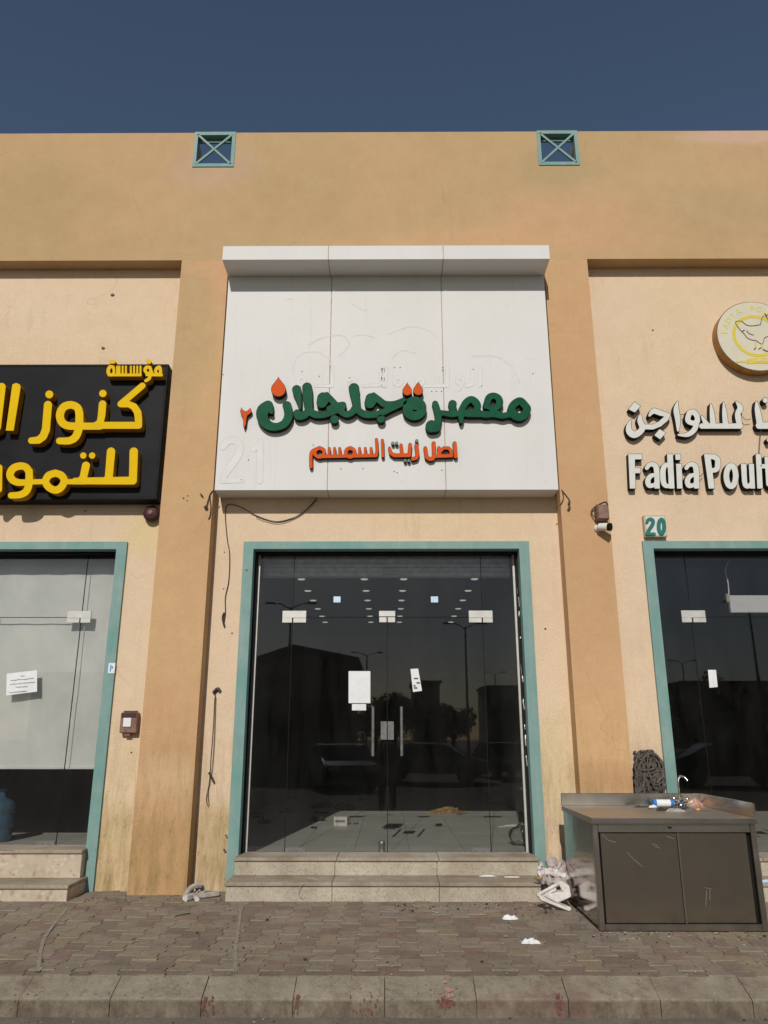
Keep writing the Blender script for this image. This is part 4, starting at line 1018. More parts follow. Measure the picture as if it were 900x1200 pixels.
# ================================================================== NOTICES AND BLIND
bz = P(60, 898, .52)[1]
rb = thing('roller_blind', 'dusty white blind drawn most of the way down behind the left glass', 'blind', (shops[0][0], .52, bz))
b = bmesh.new(); n = 60; x0b, x1b = shops[0][0]+.03, shops[0][1]-.05
zt_ = zrail-.02; grid = [[b.verts.new((x0b+(x1b-x0b)*i/n, .52+.004*math.sin(i*.9+j)+.003*math.sin(j*1.7), bz+(zt_-bz)*j/12)) for i in range(n+1)] for j in range(13)]
gb = [[b.verts.new(v.co+Vector((0,.003,0))) for v in row] for row in grid]
for j in range(12):
    for i in range(n):
        b.faces.new((grid[j][i], grid[j][i+1], grid[j+1][i+1], grid[j+1][i])); b.faces.new((gb[j][i], gb[j+1][i], gb[j+1][i+1], gb[j][i+1]))
obj('blind_cloth', b, M['blind'], rb, True)
bx('bottom_rail', M['blind'], rb, x0b, x1b, .51, .535, bz-.03, bz-.001, .004)
def sheet(name, label, cat, pts, Y, mat='paper', thick=.0012, bulge=.004):
    b = bmesh.new(); C4 = [Vector((P(u, v, Y)[0], Y, P(u, v, Y)[1])) for u, v in pts]; n = 5; A = []
    for j in range(n+1):
        row = []
        for i in range(n+1):
            s, t = i/n, j/n; p = C4[0]*(1-s)*(1-t)+C4[1]*s*(1-t)+C4[2]*s*t+C4[3]*(1-s)*t
            row.append(p+Vector((0, -bulge*math.sin(s*3.1)*math.sin(t*2.4+s*2)-.0015, 0)))
        A.append(row)
    F = [[b.verts.new(p) for p in r] for r in A]; Bk = [[b.verts.new(p+Vector((0, thick, 0))) for p in r] for r in A]
    for j in range(n):
        for i in range(n):
            b.faces.new((F[j][i], F[j][i+1], F[j+1][i+1], F[j+1][i])); b.faces.new((Bk[j][i], Bk[j+1][i], Bk[j+1][i+1], Bk[j][i+1]))
    o = obj(name, b, M[mat]); tag(o, label, cat); return o
YN = YG-.012
sheet('paper_notice', 'blank white sheet taped to the left leaf of the middle glass doors', 'paper', [(408.5,786.5),(434,786.5),(434,824),(408.5,824)], YN)
sheet('paper_note', 'small white note under the big blank sheet on the glass door', 'paper', [(412.5,825),(429,825),(429,832.5),(412.5,832.5)], YN)
s = sheet('paper_slip', 'narrow tilted paper slip on the right leaf of the middle doors', 'paper', [(481,784),(490,783.5),(494.5,809.5),(484,811)], YN)
b = bmesh.new()
for v_, u0, u1 in ((795,485,490), (800,488,492), (803.5,484.5,487), (806,485,489)):
    xa_, za_ = P(u0, v_, YN-.0095); xb_, _ = P(u1, v_, YN-.0095); box(b, xa_, xb_, YN-.0105, YN-.0085, za_-.006, za_+.006)
tag(obj('printed_line', b, M['ink'], s), kind='stuff')
s = sheet('paper_notice', 'white paper notice with lines of Arabic handwriting on the left glass', 'paper', [(8,789.5),(43.5,785.3),(43.5,810.5),(7.2,815)], YN)
b = bmesh.new(); rnd = random.Random(3)
for v_, u0, u1 in ((792.5,24,28), (796.3,12.5,39), (801,12,38.7), (805,18.5,31.5), (810.5,10.5,31)):
    u = u0
    while u < u1:
        w = rnd.uniform(1.0, 3.2); sl = -.105
        pts = []
        for t in range(5):
            uu = u+w*t/4; vv = v_+(uu-24)*sl*.9+rnd.uniform(-.7, .5); x, z = P(uu, vv, YN-.009); pts.append((x, YN-.009, z))
        tube(b, pts, .0022, 4); u += w+rnd.uniform(.3, .9)
tag(obj('handwriting', b, M['ink'], s), kind='stuff')
s = sheet('paper_slip', 'small white sticker on the dark glass of the right shop', 'sticker', [(829.5,785),(839,785),(841,805),(831.5,806)], YN)
# fluorescent panel with its flex inside the right shop
x0, z1 = P(853.5, 698, .6); x1, z0 = P(935, 718, .6)
fp = thing('light_panel', 'long white unlit light panel hanging by a white flex in the right shop', 'light', (x0, .6, z0))
bx('panel_body', M['paper'], fp, x0, x1, .58, .63, z0, z1, .004); bx('panel_end', M['cream'], fp, x0-.03, x0-.001, .585, .625, z0+.12, z1+.02, .004)
b = bmesh.new(); tube(b, smoothpts([(P(u, v, .6)[0], .6, P(u, v, .6)[1]) for u, v in ((854,657),(850,668),(853,682),(854,694),(853.5,699))]), .008, 6); obj('flex', b, M['camwhite'], fp)
# far pier inside the right shop
bx('interior_pier', M['inwall'], B, 6.6, 7.0, 4.4, 4.8, .31, 3.99)

# ================================================================== INSIDE THE MIDDLE SHOP
ZC = 3.995
for ri, d in enumerate((12.35, 13.4, 14.4, 15.4, 16.4, 17.3)):
    for ci, cx_ in enumerate((-1.43, -.39, .26, 1.43)):
        Yl = d-8.2
        L = thing('ceiling_light', '%s downlight in the %s of middle shop ceiling lights' % (('nearest, topmost','second from nearest','third from nearest','third from deepest','second from deepest','deepest, lowest')[ri], ('far left row','inner left row','inner right row','far right row')[ci]), 'ceiling light', (cx_, Yl, ZC), 'downlights in the middle shop ceiling')
        b = bmesh.new(); lathe(b, [(.105, ZC+.004), (.105, ZC-.012), (.085, ZC-.016), (.075, ZC-.008)], cx_, Yl, 14); obj('rim', b, M['inceil'], L)
        b = bmesh.new(); lathe(b, [(.064, ZC-.0165), (.05, ZC-.026), (.01, ZC-.03)], cx_, Yl, 14); obj('lens', b, M['lamp'], L)
zf = .30
def crumple(name, label, cat, px, py, z, sx, sy, h, mat, seed, parent=None):
    x, y = G(px, py, z); rnd = random.Random(seed); b = bmesh.new(); n = 9; V = {}
    for i in range(n):
        for j in range(n):
            s, t = i/(n-1)*2-1, j/(n-1)*2-1; e = max(0, 1-max(abs(s), abs(t))**3)
            V[i,j] = b.verts.new((x+s*sx/2*rnd.uniform(.75,1.15), y+t*sy/2*rnd.uniform(.75,1.15), z+.002+h*e*rnd.uniform(.15,1)))
    for i in range(n-1):
        for j in range(n-1): b.faces.new((V[i,j], V[i+1,j], V[i+1,j+1], V[i,j+1]))
    ex = bmesh.ops.extrude_face_region(b, geom=b.faces[:]); bmesh.ops.translate(b, verts=[v for v in ex['geom'] if isinstance(v, bmesh.types.BMVert)], vec=(0, 0, -.0015))
    o = obj(name, b, M[mat], parent); 
    if label: tag(o, label, cat)
    return o
def rubble(name, label, px, py, z, s, mat, seed, n=6):
    x, y = G(px, py, z); rnd = random.Random(seed); b = bmesh.new()
    for k in range(n):
        s_ = s*1.35; r = s_*rnd.uniform(.22,.55); c = bmesh.ops.create_icosphere(b, subdivisions=1, radius=r)['verts']
        ox, oy = rnd.uniform(-s, s)*1.1, rnd.uniform(-s, s)*.7
        for v in c: v.co = Vector((x+ox+v.co.x*rnd.uniform(.8,1.7), y+oy+v.co.y*rnd.uniform(.6,1.4), z+r*.6+v.co.z*.8*rnd.uniform(.6,1.4)))
    o = obj(name, b, M[mat]); return tag(o, label, 'debris')
for k, (px, py, s, lab) in enumerate(((298,958,.11,'dark lump of debris far left on the shaded shop floor'), (310,965,.07,'small dark scraps left of the middle on the shop floor'), (345,938,.10,'dark debris heap deepest on the shop floor, left side'),
        (333,952,.08,'thin dark scraps in the shaded half of the shop floor'), (378,947,.14,'long dark pile of scraps near the edge of the sunlit floor'), (376,954,.07,'dark lump just in front of the long scrap pile'),
        (404,949,.12,'black debris heap beside the white box on the sunlit floor'), (371,962,.07,'dark scraps nearest the sunlit edge on the shop floor'), (417,966,.025,'tiny black scrap right of the white box'),
        (425,938,.07,'dark scraps right of centre behind the sunlit floor edge'), (368,971,.04,'flat dark scrap at the shadow line near the glass'))):
    rubble('debris_heap', lab, px, py, zf, s, 'dirt', 40+k, 7 if s > .05 else 3)
x, y = G(400, 968, zf); wb = thing('small_box', 'small white carton with dark print on the sunlit shop floor', 'box', (x, y, zf))
bb = bmesh.new(); box(bb, x-.095, x+.095, y, y+.20, zf, zf+.12, .003, rot=Matrix.Rotation(R(-8), 3, 'Z')); obj('carton', bb, M['camwhite'], wb)
bb = bmesh.new()
for k in range(5): box(bb, x-.07+k*.028, x-.052+k*.028, y-.009, y-.002, zf+.05, zf+.075, rot=Matrix.Rotation(R(-8), 3, 'Z'), piv=Vector((x, y+.1, zf)))
tag(obj('carton_print', bb, M['ink'], wb), kind='stuff')
crumple('brown_rag', 'long crumpled yellow brown rag on the sunlit shop floor', 'rag', 524, 953, zf, .62, .30, .11, 'ragb', 4)
crumple('brown_rag', 'smaller brown rag tail beside the long crumpled rag', 'rag', 543, 948, zf, .24, .22, .06, 'ragb', 14)
# bottle by the right wall
x, y = G(603, 945, zf); bt = thing('plastic_bottle', 'clear plastic bottle standing by the right wall inside the shop', 'bottle', (x, y, zf))
b = bmesh.new(); lathe(b, [(.045, zf), (.06, zf+.02), (.06, zf+.14), (.05, zf+.17), (.06, zf+.2), (.055, zf+.28), (.02, zf+.34), (.018, zf+.37)], x, y, 14); obj('bottle_body', b, M['clear'], bt, True)
b = bmesh.new(); lathe(b, [(.022, zf+.371), (.022, zf+.395)], x, y, 12); obj('bottle_cap', b, M['camwhite'], bt); b = bmesh.new(); lathe(b, [(.062, zf+.15), (.062, zf+.165)], x, y, 14); obj('bottle_band', b, M['camwhite'], bt)
x, y = G(585, 941, zf); bc = bx('cardboard_box', M['card'], None, x-.2, x+.2, y, y+.35, zf, zf+.42, .006); tag(bc, 'brown cardboard box in the shade at the right of the shop floor', 'box')
bx('box_flap', M['card'], bc, x-.2, x+.2, y+.06, y+.16, zf+.421, zf+.428)
for q, (px, py) in enumerate(((522,968),)): pass
# translucent bag and paper at the right pane
x, y = G(611, 991, zf); b = bmesh.new(); c = bmesh.ops.create_icosphere(b, subdivisions=3, radius=1)['verts']; rnd = random.Random(9)
for v in c: v.co = Vector((x+v.co.x*.125*(1+.12*math.sin(v.co.z*5+v.co.y*3)), y+.05+v.co.y*.10*(1+.1*math.sin(v.co.x*7)), zf+.085+max(-.083, v.co.z*.15*(1+.15*math.sin(v.co.x*4)))))
tag(obj('plastic_bag', b, M['clear'], None, True), 'clear plastic bag slumped on the floor behind the right pane', 'bag')
crumple('torn_paper', 'torn white paper strip lying behind the clear plastic bag', 'paper', 608, 968, zf, .42, .12, .02, 'paper', 6)
crumple('torn_paper', 'tiny torn paper scrap left of the clear plastic bag', 'paper', 587, 969, zf, .07, .05, .01, 'paper', 16)
# row of white paint dots on the floor
b = bmesh.new()
for k in range(9):
    px, py = 428-k*2.6, 953+k*4.9; x, y = G(px, py, zf); box(b, x-.012, x+.012, y-.02, y+.02, zf+.001, zf+.003)
tag(obj('paint_dots', b, M['paper'], B), kind='stuff')
# water bottle in the left shop
zl = .365; x, y = G(-4, 986, zl)
wbt = thing('water_bottle', 'big blue water cooler bottle on the floor of the left shop', 'bottle', (x, y, zl))
b = bmesh.new(); lathe(b, [(.13, zl), (.15, zl+.02), (.15, zl+.12), (.138, zl+.135), (.15, zl+.15), (.15, zl+.27), (.138, zl+.285), (.15, zl+.30), (.15, zl+.38), (.12, zl+.43), (.035, zl+.47), (.03, zl+.52)], x, y, 24); obj('bottle_body', b, M['bottle'], wbt, True)
b = bmesh.new(); lathe(b, [(.034, zl+.5205), (.034, zl+.55)], x, y, 14); obj('bottle_cap', b, M['blue'], wbt)

# ================================================================== STEEL SINK CABINET
cxl, cyf = G(703, 1092, 0); cxr = G(896, 1089.5, 0)[0]; cyb = -.36; CH = P(700, 958, cyf)[1]
C_ = thing('steel_cabinet', 'stainless steel sink cabinet with two sliding doors standing on the pavement', 'cabinet', ((cxl+cxr)/2, (cyf+cyb)/2, 0))
bx('side_panel', steel('side_steel', (.40,.38,.34), .12, False), C_, cxl, cxl+.02, cyf+.04, cyb, .03, CH-.05)
bx('side_panel', M['steel'], C_, cxr-.02, cxr, cyf+.04, cyb, .03, CH-.05)
bx('back_panel', M['steel'], C_, cxl+.021, cxr-.021, cyb-.012, cyb, .03, CH-.05)
bx('bottom_panel', M['steel'], C_, cxl+.021, cxr-.021, cyf+.04, cyb-.013, .03, .05)
bx('counter_top', M['steeltop'], C_, cxl-.01, cxr+.004, cyf-.025, cyb+.02, CH-.045, CH, .003)
bx('counter_lip_shade', M['steeldk'], C_, cxl-.01, cxr+.004, cyf-.030, cyf-.0255, CH-.045, CH-.004, .001)  # darker steel strip paints the shade on the counter's front lip
bx('back_splash', M['steel'], C_, cxl-.01, cxr+.004, cyb+.005, cyb+.02, CH+.0005, CH+.115, .003)
bx('side_splash', M['steel'], C_, cxr-.012, cxr+.004, cyf-.025, cyb+.004, CH+.0005, CH+.115, .003)
for x0 in (cxl, cxr-.045): bx('front_post', M['steeldk'], C_, x0, x0+.045, cyf, cyf+.038, .005, CH-.046, .003)
bx('top_rail', M['steel'], C_, cxl+.046, cxr-.046, cyf+.004, cyf+.036, CH-.115, CH-.047, .003)
bx('bottom_rail', M['steeldk'], C_, cxl+.046, cxr-.046, cyf+.002, cyf+.036, .005, .055, .003)
bx('inside_shade_sheet', M['black'], C_, cxl+.03, cxr-.03, cyf+.05, cyf+.06, .052, CH-.05)  # black sheet added behind the doors for the unlit inside
xm = (cxl+cxr)/2+.02
for n_, (a, c, y) in enumerate(((cxl+.060, xm, cyf+.012), (xm+.018, cxr-.075, cyf+.022))):
    d = bx('sliding_door', steel('door_steel', (.43,.395,.345), .16, False), C_, a, c, y, y+.012, .058, CH-.12, .004)
bx('door_stile', M['steel'], C_, xm+.001, xm+.017, cyf+.006, cyf+.034, .056, CH-.117, .002)
bx('top_catch', M['black'], C_, xm-.07, xm-.04, cyf-.0, cyf+.0035, CH-.085, CH-.07)
b = bmesh.new(); rnd = random.Random(11)
for pts in (((706,977),(712,984),(722,987)), ((735,999),(742,1006),(753,1016)), ((764,989),(771,991)), ((767,992),(774,994)), ((826,1040),(834,1042)), ((828,1043),(827,1062)), ((781,980),(790,983)), ((832,1043),(832,1055))):
    q = [(P(u, v, cyf+.010)[0], cyf+.0105, P(u, v, cyf+.010)[1]) for u, v in pts]; tube(b, smoothpts(q, 3) if len(q) > 2 else q, .0012, 4)
tag(obj('scratch_marks', b, M['pipe'], C_), kind='stuff')
# faucet
x, y = G(793, 944, CH); y = min(y, cyb-.07); FA = thing('faucet', 'curved chrome faucet standing at the back of the steel counter', 'faucet', (x, y, CH))
zt = P(793, 910, y)[1]; xe = P(803.5, 914, y)[0]; hh = zt-CH
b = bmesh.new(); lathe(b, [(.035, CH+.001), (.035, CH+.02), (.022, CH+.03), (.022, CH+.06)], x, y, 14); tube(b, [(x-.05, y, CH+.045), (x+.05, y, CH+.045)], .015, 10); obj('faucet_base', b, M['chrome'], FA, True)
b = bmesh.new(); tube(b, smoothpts([(x, y, CH+.05), (x-.003, y, CH+hh*.75), (x+.01, y-.01, CH+hh*.98), (x+.045, y-.03, CH+hh), (xe, y-.05, CH+hh*.86)], 8), .011, 10); obj('spout', b, M['chrome'], FA, True)
b = bmesh.new()
for s in (-1, 1): tube(b, [(x+s*.06, y, CH+.045), (x+s*.066, y-.01, CH+.085)], [.013,.018], 8)
obj('faucet_tap', b, M['chrome'], FA, True)
# spray can lying on the counter
z = CH+.034; xa_, ya_ = G(759.5, 939.5, z); xb_, yb_ = G(780.5, 939.0, z); ya_ = min(ya_, cyb-.09); yb_ = ya_
CN = thing('plastic_tube', 'white bottle with blue ends lying on the steel counter', 'bottle', (xa_, ya_, CH))
b = bmesh.new(); tube(b, [(xa_+.03, ya_, z), (xb_-.03, ya_, z)], [.032,.032], 14); obj('bottle_body', b, M['paper'], CN)
for a, c in ((xa_, xa_+.029), (xb_-.029, xb_)):
    b = bmesh.new(); tube(b, [(a, ya_, z), (c, ya_, z)], .033, 14); obj('blue_end', b, M['blue'], CN)
crumple('crumpled_bag', 'crumpled pinkish plastic bag on the steel counter by the faucet', 'bag', 817, 944, CH, .24, .20, .09, 'pinkbag', 21)
crumple('crumpled_bag', 'thin flattened clear bag near the front of the steel counter', 'bag', 784, 948, CH, .34, .14, .02, 'clear', 22)
crumple('rag_on_counter', 'flat dark scrap left of the clear bag on the steel counter', 'scrap', 752, 946, CH, .15, .04, .012, 'dirt', 23)
crumple('rag_on_counter', 'small white scraps beside the blue ended bottle', 'scrap', 766, 946.5, CH, .07, .06, .03, 'paper', 24)
crumple('rag_on_counter', 'white powdery scrap at the left end of the steel counter', 'scrap', 693, 943, CH, .14, .05, .008, 'paper', 25)
crumple('rag_on_counter', 'white scrap at the right of the steel counter', 'scrap', 834, 944.5, CH, .06, .05, .03, 'paper', 26)
z = CH+.02; x, y = G(817.5, 947, z); b = bmesh.new(); lathe(b, [(.026, CH+.002), (.027, CH+.008), (.024, CH+.02), (.012, CH+.022)], x, y, 12); tag(obj('orange_cap', b, M['orangecap'], None), 'small orange plastic cap in front of the pinkish bag', 'cap')

# ================================================================== LITTER
# pile left of the cabinet
for k, (px, py, w_, m_, lab) in enumerate(((776, 950, .10, 'dirt', 'dark torn scrap right of centre on the steel counter top'), (800, 947, .12, 'clear', 'shiny film scrap just below the faucet on the counter'), (792, 951, .16, 'pipe', 'grey flattened wrapper at the front of the counter clutter'),
        (826, 941, .08, 'pinkbag', 'small pink wrapper near the right splash of the counter'), (806, 941, .05, 'paper', 'white crumb of paper beside the faucet base'))):
    crumple('rag_on_counter', lab, 'scrap', px, py, CH, w_, .07, .03, m_, 60+k)
x, y = G(650, 1050, 0); PLE = thing('cloth_pile', 'heap of dirty mauve cloth strips between granite steps and steel cabinet', 'cloth pile', (x, -.2, 0))
rnd = random.Random(77); TZ = (610,970,8.0)
def strip(pts, Y, w, name='cloth_fold', mat='rag', dy=0, par=PLE, flat=.55):
    b = bmesh.new(); q = [(P(610+u/8, 970+v/8, Y)[0], Y+dy*i, max(.012, P(610+u/8, 970+v/8, Y)[1])) for i, (u, v) in enumerate(pts)]
    q = smoothpts(q, 5); tube(b, q, [w*(1+.25*math.sin(i*1.3)+rnd.uniform(-.15,.15)) for i in range(len(q))], 8)
    for v in b.verts: v.co += Vector((rnd.uniform(-.003,.003), rnd.uniform(-.006,.006), rnd.uniform(-.003,.003)))
    return obj(name, b, M[mat], par)
strip([(205,335),(180,370),(175,420)], -.36, .022, mat='ragw'); strip([(170,450),(200,430),(250,420),(330,440),(400,450),(460,480)], -.38, .026, mat='ragw')
strip([(210,400),(260,395),(330,410),(380,440)], -.37, .02, mat='ragw'); strip([(200,480),(260,500),(330,505),(420,510)], -.42, .04)
strip([(250,360),(290,350),(310,380),(270,390)], -.30, .03); strip([(330,370),(370,400),(430,430),(470,440)], -.30, .045)
strip([(240,430),(300,450),(370,470),(460,460)], -.33, .035); strip([(380,360),(430,370),(470,390)], -.22, .05); strip([(340,420),(400,400),(460,420)], -.25, .04)
strip([(130,465),(165,475),(200,470)], -.40, .012, mat='ragb'); strip([(250,540),(300,560),(380,540)], -.40, .05, mat='dirt'); strip([(240,700),(300,735),(370,760),(430,770)], -.62, .025, mat='rag')
strip([(250,350),(300,330),(340,350),(370,380),(440,360)], -.18, .05); strip([(300,600),(380,560),(450,560)], -.30, .09)
# bent white board leaning on the pile
gl = contours([('L', [(180,635,16),(395,520,18),(455,560,20),(462,640,22),(380,680,20),(300,690,16),(255,640,18)]), ('L', [(215,665,26),(455,768,20)]), ('L', [(395,530,16),(440,640,16)]), ('L', [(250,640,20),(420,610,24)]), ('L', [(200,640,26),(330,580,20)]), ('L', [(300,650,22),(430,640,22)])], TZ, 0, .25)
me = extrude_loops(gl, -.72, -.69)
me.transform(Matrix.Translation((0,-.70,.0)) @ Matrix.Rotation(R(-22), 4, 'X') @ Matrix.Translation((0,.70,0)) )
o = link('bent_board', me, M['ragw']); tag(o, 'bent dirty white foam board leaning against the steel cabinet', 'board')
b = bmesh.new()
for pts in (((200,640),(300,585),(380,545)), ((235,650),(300,690),(440,745)), ((300,620),(360,600),(420,600))):
    q = [(P(610+u/8, 970+v/8, -.725)[0], -.725, P(610+u/8, 970+v/8, -.725)[1]) for u, v in pts]; tube(b, smoothpts(q, 4), .006, 5)
obj('board_crease', b, M['rag'], o).data.transform(Matrix.Translation((0,-.70,0)) @ Matrix.Rotation(R(-22), 4, 'X') @ Matrix.Translation((0,.70,0)))
# bent trim by the left pilaster
TP = (200,1020,9.0); x, y = G(228, 1056, 0)
TR = thing('bent_trim', 'bent dusty grey trim pieces lying by the left pilaster foot', 'debris', (x, -.1, 0))
def trim(pts, Y0, Y1, w, mat='pipe'):
    b = bmesh.new(); n = len(pts); q = []
    for i, (u, v) in enumerate(pts):
        Y = Y0+(Y1-Y0)*i/(n-1); xx, zz = P(200+u/9, 1020+v/9, Y); q.append((xx, Y, max(w*.7, zz)))
    q = smoothpts(q, 5); tube(b, q, w, 6)
    for v in b.verts: v.co += Vector((rnd.uniform(-.002,.002),)*3)
    obj('trim_piece', b, M[mat], TR)
trim([(150,310),(160,255),(200,195),(250,165),(320,160)], -.24, -.10, .026); trim([(190,310),(260,270),(380,265),(500,245)], -.26, -.08, .028)
trim([(265,200),(310,170),(350,190)], -.06, -.03, .024); trim([(270,230),(290,240),(370,215)], -.1, -.03, .02); trim([(150,325),(190,325),(240,290)], -.30, -.18, .03, 'ragw'); trim([(255,280),(280,315)], -.2, -.3, .022, 'ragw')
# bits on the pavement
crumple('crumpled_tissue', 'small crumpled white tissue on the pavement, nearer the steps', 'tissue', 598, 1077, 0, .13, .07, .035, 'paper', 31)
crumple('crumpled_tissue', 'small crumpled white tissue on the pavement, nearer the kerb', 'tissue', 622, 1105, 0, .14, .07, .035, 'paper', 32)
crumple('paper_scrap', 'pale flat paper lying on the step right of the steel cabinet', 'paper', 894, 1033, .168, .20, .12, .015, 'sticker', 33)
crumple('paper_scrap', 'flat white paper scrap on the lower granite step, right side', 'paper', 600, 1028, .168, .14, .05, .006, 'paper', 34)
crumple('paper_scrap', 'torn white paper strip on the lower granite step', 'paper', 572, 1027, .168, .16, .03, .01, 'paper', 35)
b = bmesh.new(); x, y = G(145, 1073, 0); tube(b, smoothpts([(*G(205,1075,0), .008), (*G(216,1073,0), .012), (*G(223,1071.5,0), .008)]), .004, 5); tag(obj('twig', b, M['dirt']), 'thin dark twig lying on the paving below the left pilaster', 'twig')
b = bmesh.new(); tube(b, smoothpts([(P(u, v, -.31)[0], -.33, P(u, v, -.31)[1]) for u, v in ((356,1020),(362,1028),(372,1030),(376,1032))]), .003, 4); tube(b, smoothpts([(P(u, v, -.33)[0], -.335, P(u, v, -.33)[1]) for u, v in ((357,1035),(351,1040),(350,1048),(354,1052))]), .003, 4); tag(obj('string', b, M['pipe']), 'thin pale strings curled on the middle granite steps', 'string')
b = bmesh.new(); rnd = random.Random(12)
for k in range(455):
    if k < 150: px, py = rnd.uniform(455, 640), 1060+abs(rnd.gauss(0, 5))
    elif k < 300: px, py = rnd.uniform(0, 900), rnd.uniform(1058, 1143)
    elif k < 380: px, py = rnd.uniform(690, 900), 1093+abs(rnd.gauss(0, 4))
    elif k < 440: px, py = rnd.uniform(100, 262), 1050+abs(rnd.gauss(0, 5))
    else: px, py = rnd.uniform(0, 900), rnd.uniform(1194, 1200)
    zz = 0 if k < 440 else -.18
    x, y = G(px, py, zz); r = rnd.uniform(.003, .009)*(1.0 if rnd.random() < .93 else 1.8); c = bmesh.ops.create_icosphere(b, subdivisions=1, radius=r)['verts']
    mi = rnd.choice((0,0,1)); 
    for v in c: v.co = Vector((x+v.co.x*rnd.uniform(.6,1.6), y+v.co.y*rnd.uniform(.6,1.4), zz+.002+r*.4+v.co.z*.5))
    for v in c:
        for f in v.link_faces: f.material_index = mi
tag(obj('grit', b, [M['pipe'], M['dirt']]), kind='stuff')
# splash of paint on the kerb
b = bmesh.new(); rnd = random.Random(8)
def kz(y): return -.002+(YK-.004-y)*(-.073/.181)
for k in range(34):
    px, py = 524+rnd.gauss(0, 4.5), 1162+rnd.gauss(0, 5)
    x, y = G(px, py, -.04); r = rnd.uniform(.004, .02)
    if YK-.185 < y < YK-.01:
        vs_ = [b.verts.new((x+r*math.cos(a)*rnd.uniform(.7,1.3), y+r*math.sin(a)*.8, kz(y+r*math.sin(a)*.8)+.004+k*.0001)) for a in np.linspace(0, 6.28, 8)[:-1]]; b.faces.new(vs_)
for k in range(26):
    px, py = 524+rnd.gauss(0, 4), 1173+abs(rnd.gauss(0, 4)); x, z = P(px, py, YK-.199); r = rnd.uniform(.004, .016)
    f = b.faces.new([b.verts.new((x+r*math.cos(a)*rnd.uniform(.7,1.3), YK-.2005-k*.00007, z+r*1.2*math.sin(a))) for a in np.linspace(0, 6.28, 8)[:-1]]); f.material_index = 1
for jx, n_ in ((240, 16), (249, 10), (347, 12), (430, 14), (655, 18), (520, 5)):
    for k in range(n_):
        jk = random.random()*.0025; px, py = jx+rnd.gauss(0, 1.6 if jx != 430 else 8), rnd.uniform(1166, 1190); x, z = P(px, py, YK-.199); r = rnd.uniform(.003, .009)
        f = b.faces.new([b.verts.new((x+r*math.cos(a)*rnd.uniform(.6,1.1), YK-.2005-jk, z+r*rnd.uniform(1.4,3)*math.sin(a))) for a in np.linspace(0, 6.28, 8)[:-1]]); f.material_index = 1
tag(obj('paint_splash', b, [plain('pink_paint', (.36,.20,.17), .8, vary=.3, scale=60), plain('dark_red_stain', (.15,.06,.05), .9, vary=.4, scale=40)], kerb), kind='stuff')

# ================================================================== BEHIND THE CAMERA (seen only in the glass)
def lamp(label, x, y, h, arm):
    L = thing('street_lamp', label, 'street lamp', (x, y, -.18), 'street lamps of the car park')
    b = bmesh.new(); tube(b, [(x, y, -.18), (x, y, h)], [.13,.06], 10); obj('pole', b, M['pole'], L)
    for s in (-1, 1):
        b = bmesh.new(); tube(b, [(x, y, h-.1), (x+s*arm*.6, y, h+.25), (x+s*arm, y, h+.3)], .045, 6); obj('arm', b, M['pole'], L)
        b = bmesh.new(); box(b, x+s*arm-.05 if s > 0 else x+s*arm-.55, x+s*arm+.55 if s > 0 else x+s*arm+.05, y-.14, y+.14, h+.24, h+.36, .03); obj('lamp_head', b, M['pole'], L)
def mir(px, py, d):    # a point whose mirror image in the shop glass stands at distance d
    x, z = P(px, py, CAM.y+d); return x, 2*YG-(CAM.y+d), z
for lab, px, py, d in (('tall double-armed street lamp nearest the low dark building', 341, 712, 51), ('far double-armed street lamp reflected in the middle of the glass', 430, 768, 84), ('double-armed street lamp behind the parked silver car', 545, 735, 59),
        ('distant double-armed street lamp at the right of the car park', 580, 790, 112), ('street lamp far to the right of the car park', 799.5, 777, 93), ('street lamp to the right of the car park behind the dark car', 877, 710, 51)):
    x, y, z = mir(px, py, d); lamp(lab, x, y, z, 1.15)
def house(label, x0, x1, y, dep, h, gable=None, win=4):
    H = thing('low_building', label, 'building', ((x0+x1)/2, y, -.18)); b = bmesh.new()
    top = [(x0, -.18), (x1, -.18), (x1, h), (x0, h)] if gable is None else [(x0, -.18), (x1, -.18), (x1, h), (x0+(x1-x0)*gable[0], gable[1]), (x0, h*.96)]
    prism(b, top, y-dep, y); obj('wall', b, M['far'], H)
    b = bmesh.new(); zz = h if gable is None else None
    if gable is None: box(b, x0-.3, x1+.3, y-dep-.3, y+.3, h+.001, h+.25); obj('roof', b, M['farroof'], H)
    else:
        t = [(x0-.4, h*.96+.02), (x0+(x1-x0)*gable[0], gable[1]+.02), (x1+.4, h+.02), (x1+.4, h+.3), (x0+(x1-x0)*gable[0], gable[1]+.3), (x0-.4, h*.96+.3)]; prism(b, t, y-dep-.5, y+.5); obj('roof', b, M['farroof'], H)
    for k in range(win):
        xx = x0+(x1-x0)*(k+.5)/win; bx('window', M['fargl'], H, xx-.5, xx+.5, y+.001, y+.06, h*.35, h*.65)
x0, y0, zr = mir(296, 776, 36); x1, _, ze = mir(411, 779, 36); _, _, zg = mir(345, 764, 36)
house('low dark building with a shallow pitched roof across the car park', x0, x1, y0, 9, ze, (.42, zg), 5)
for lab, a, c, py, d, w in (('wide pale block far behind the parked cars', 485, 515, 800, 95, 6), ('long low hall beyond the right side of the car park', 570, 760, 805, 120, 12), ('flat roofed block far left of the car park', 40, 230, 790, 100, 9), ('boxy building far right behind the street lamps', 800, 900, 800, 110, 8)):
    xa_, ya_, za_ = mir(a, py, d); xb_, _, _ = mir(c, py, d); house(lab, xa_, xb_, ya_, 12, za_, None, w)
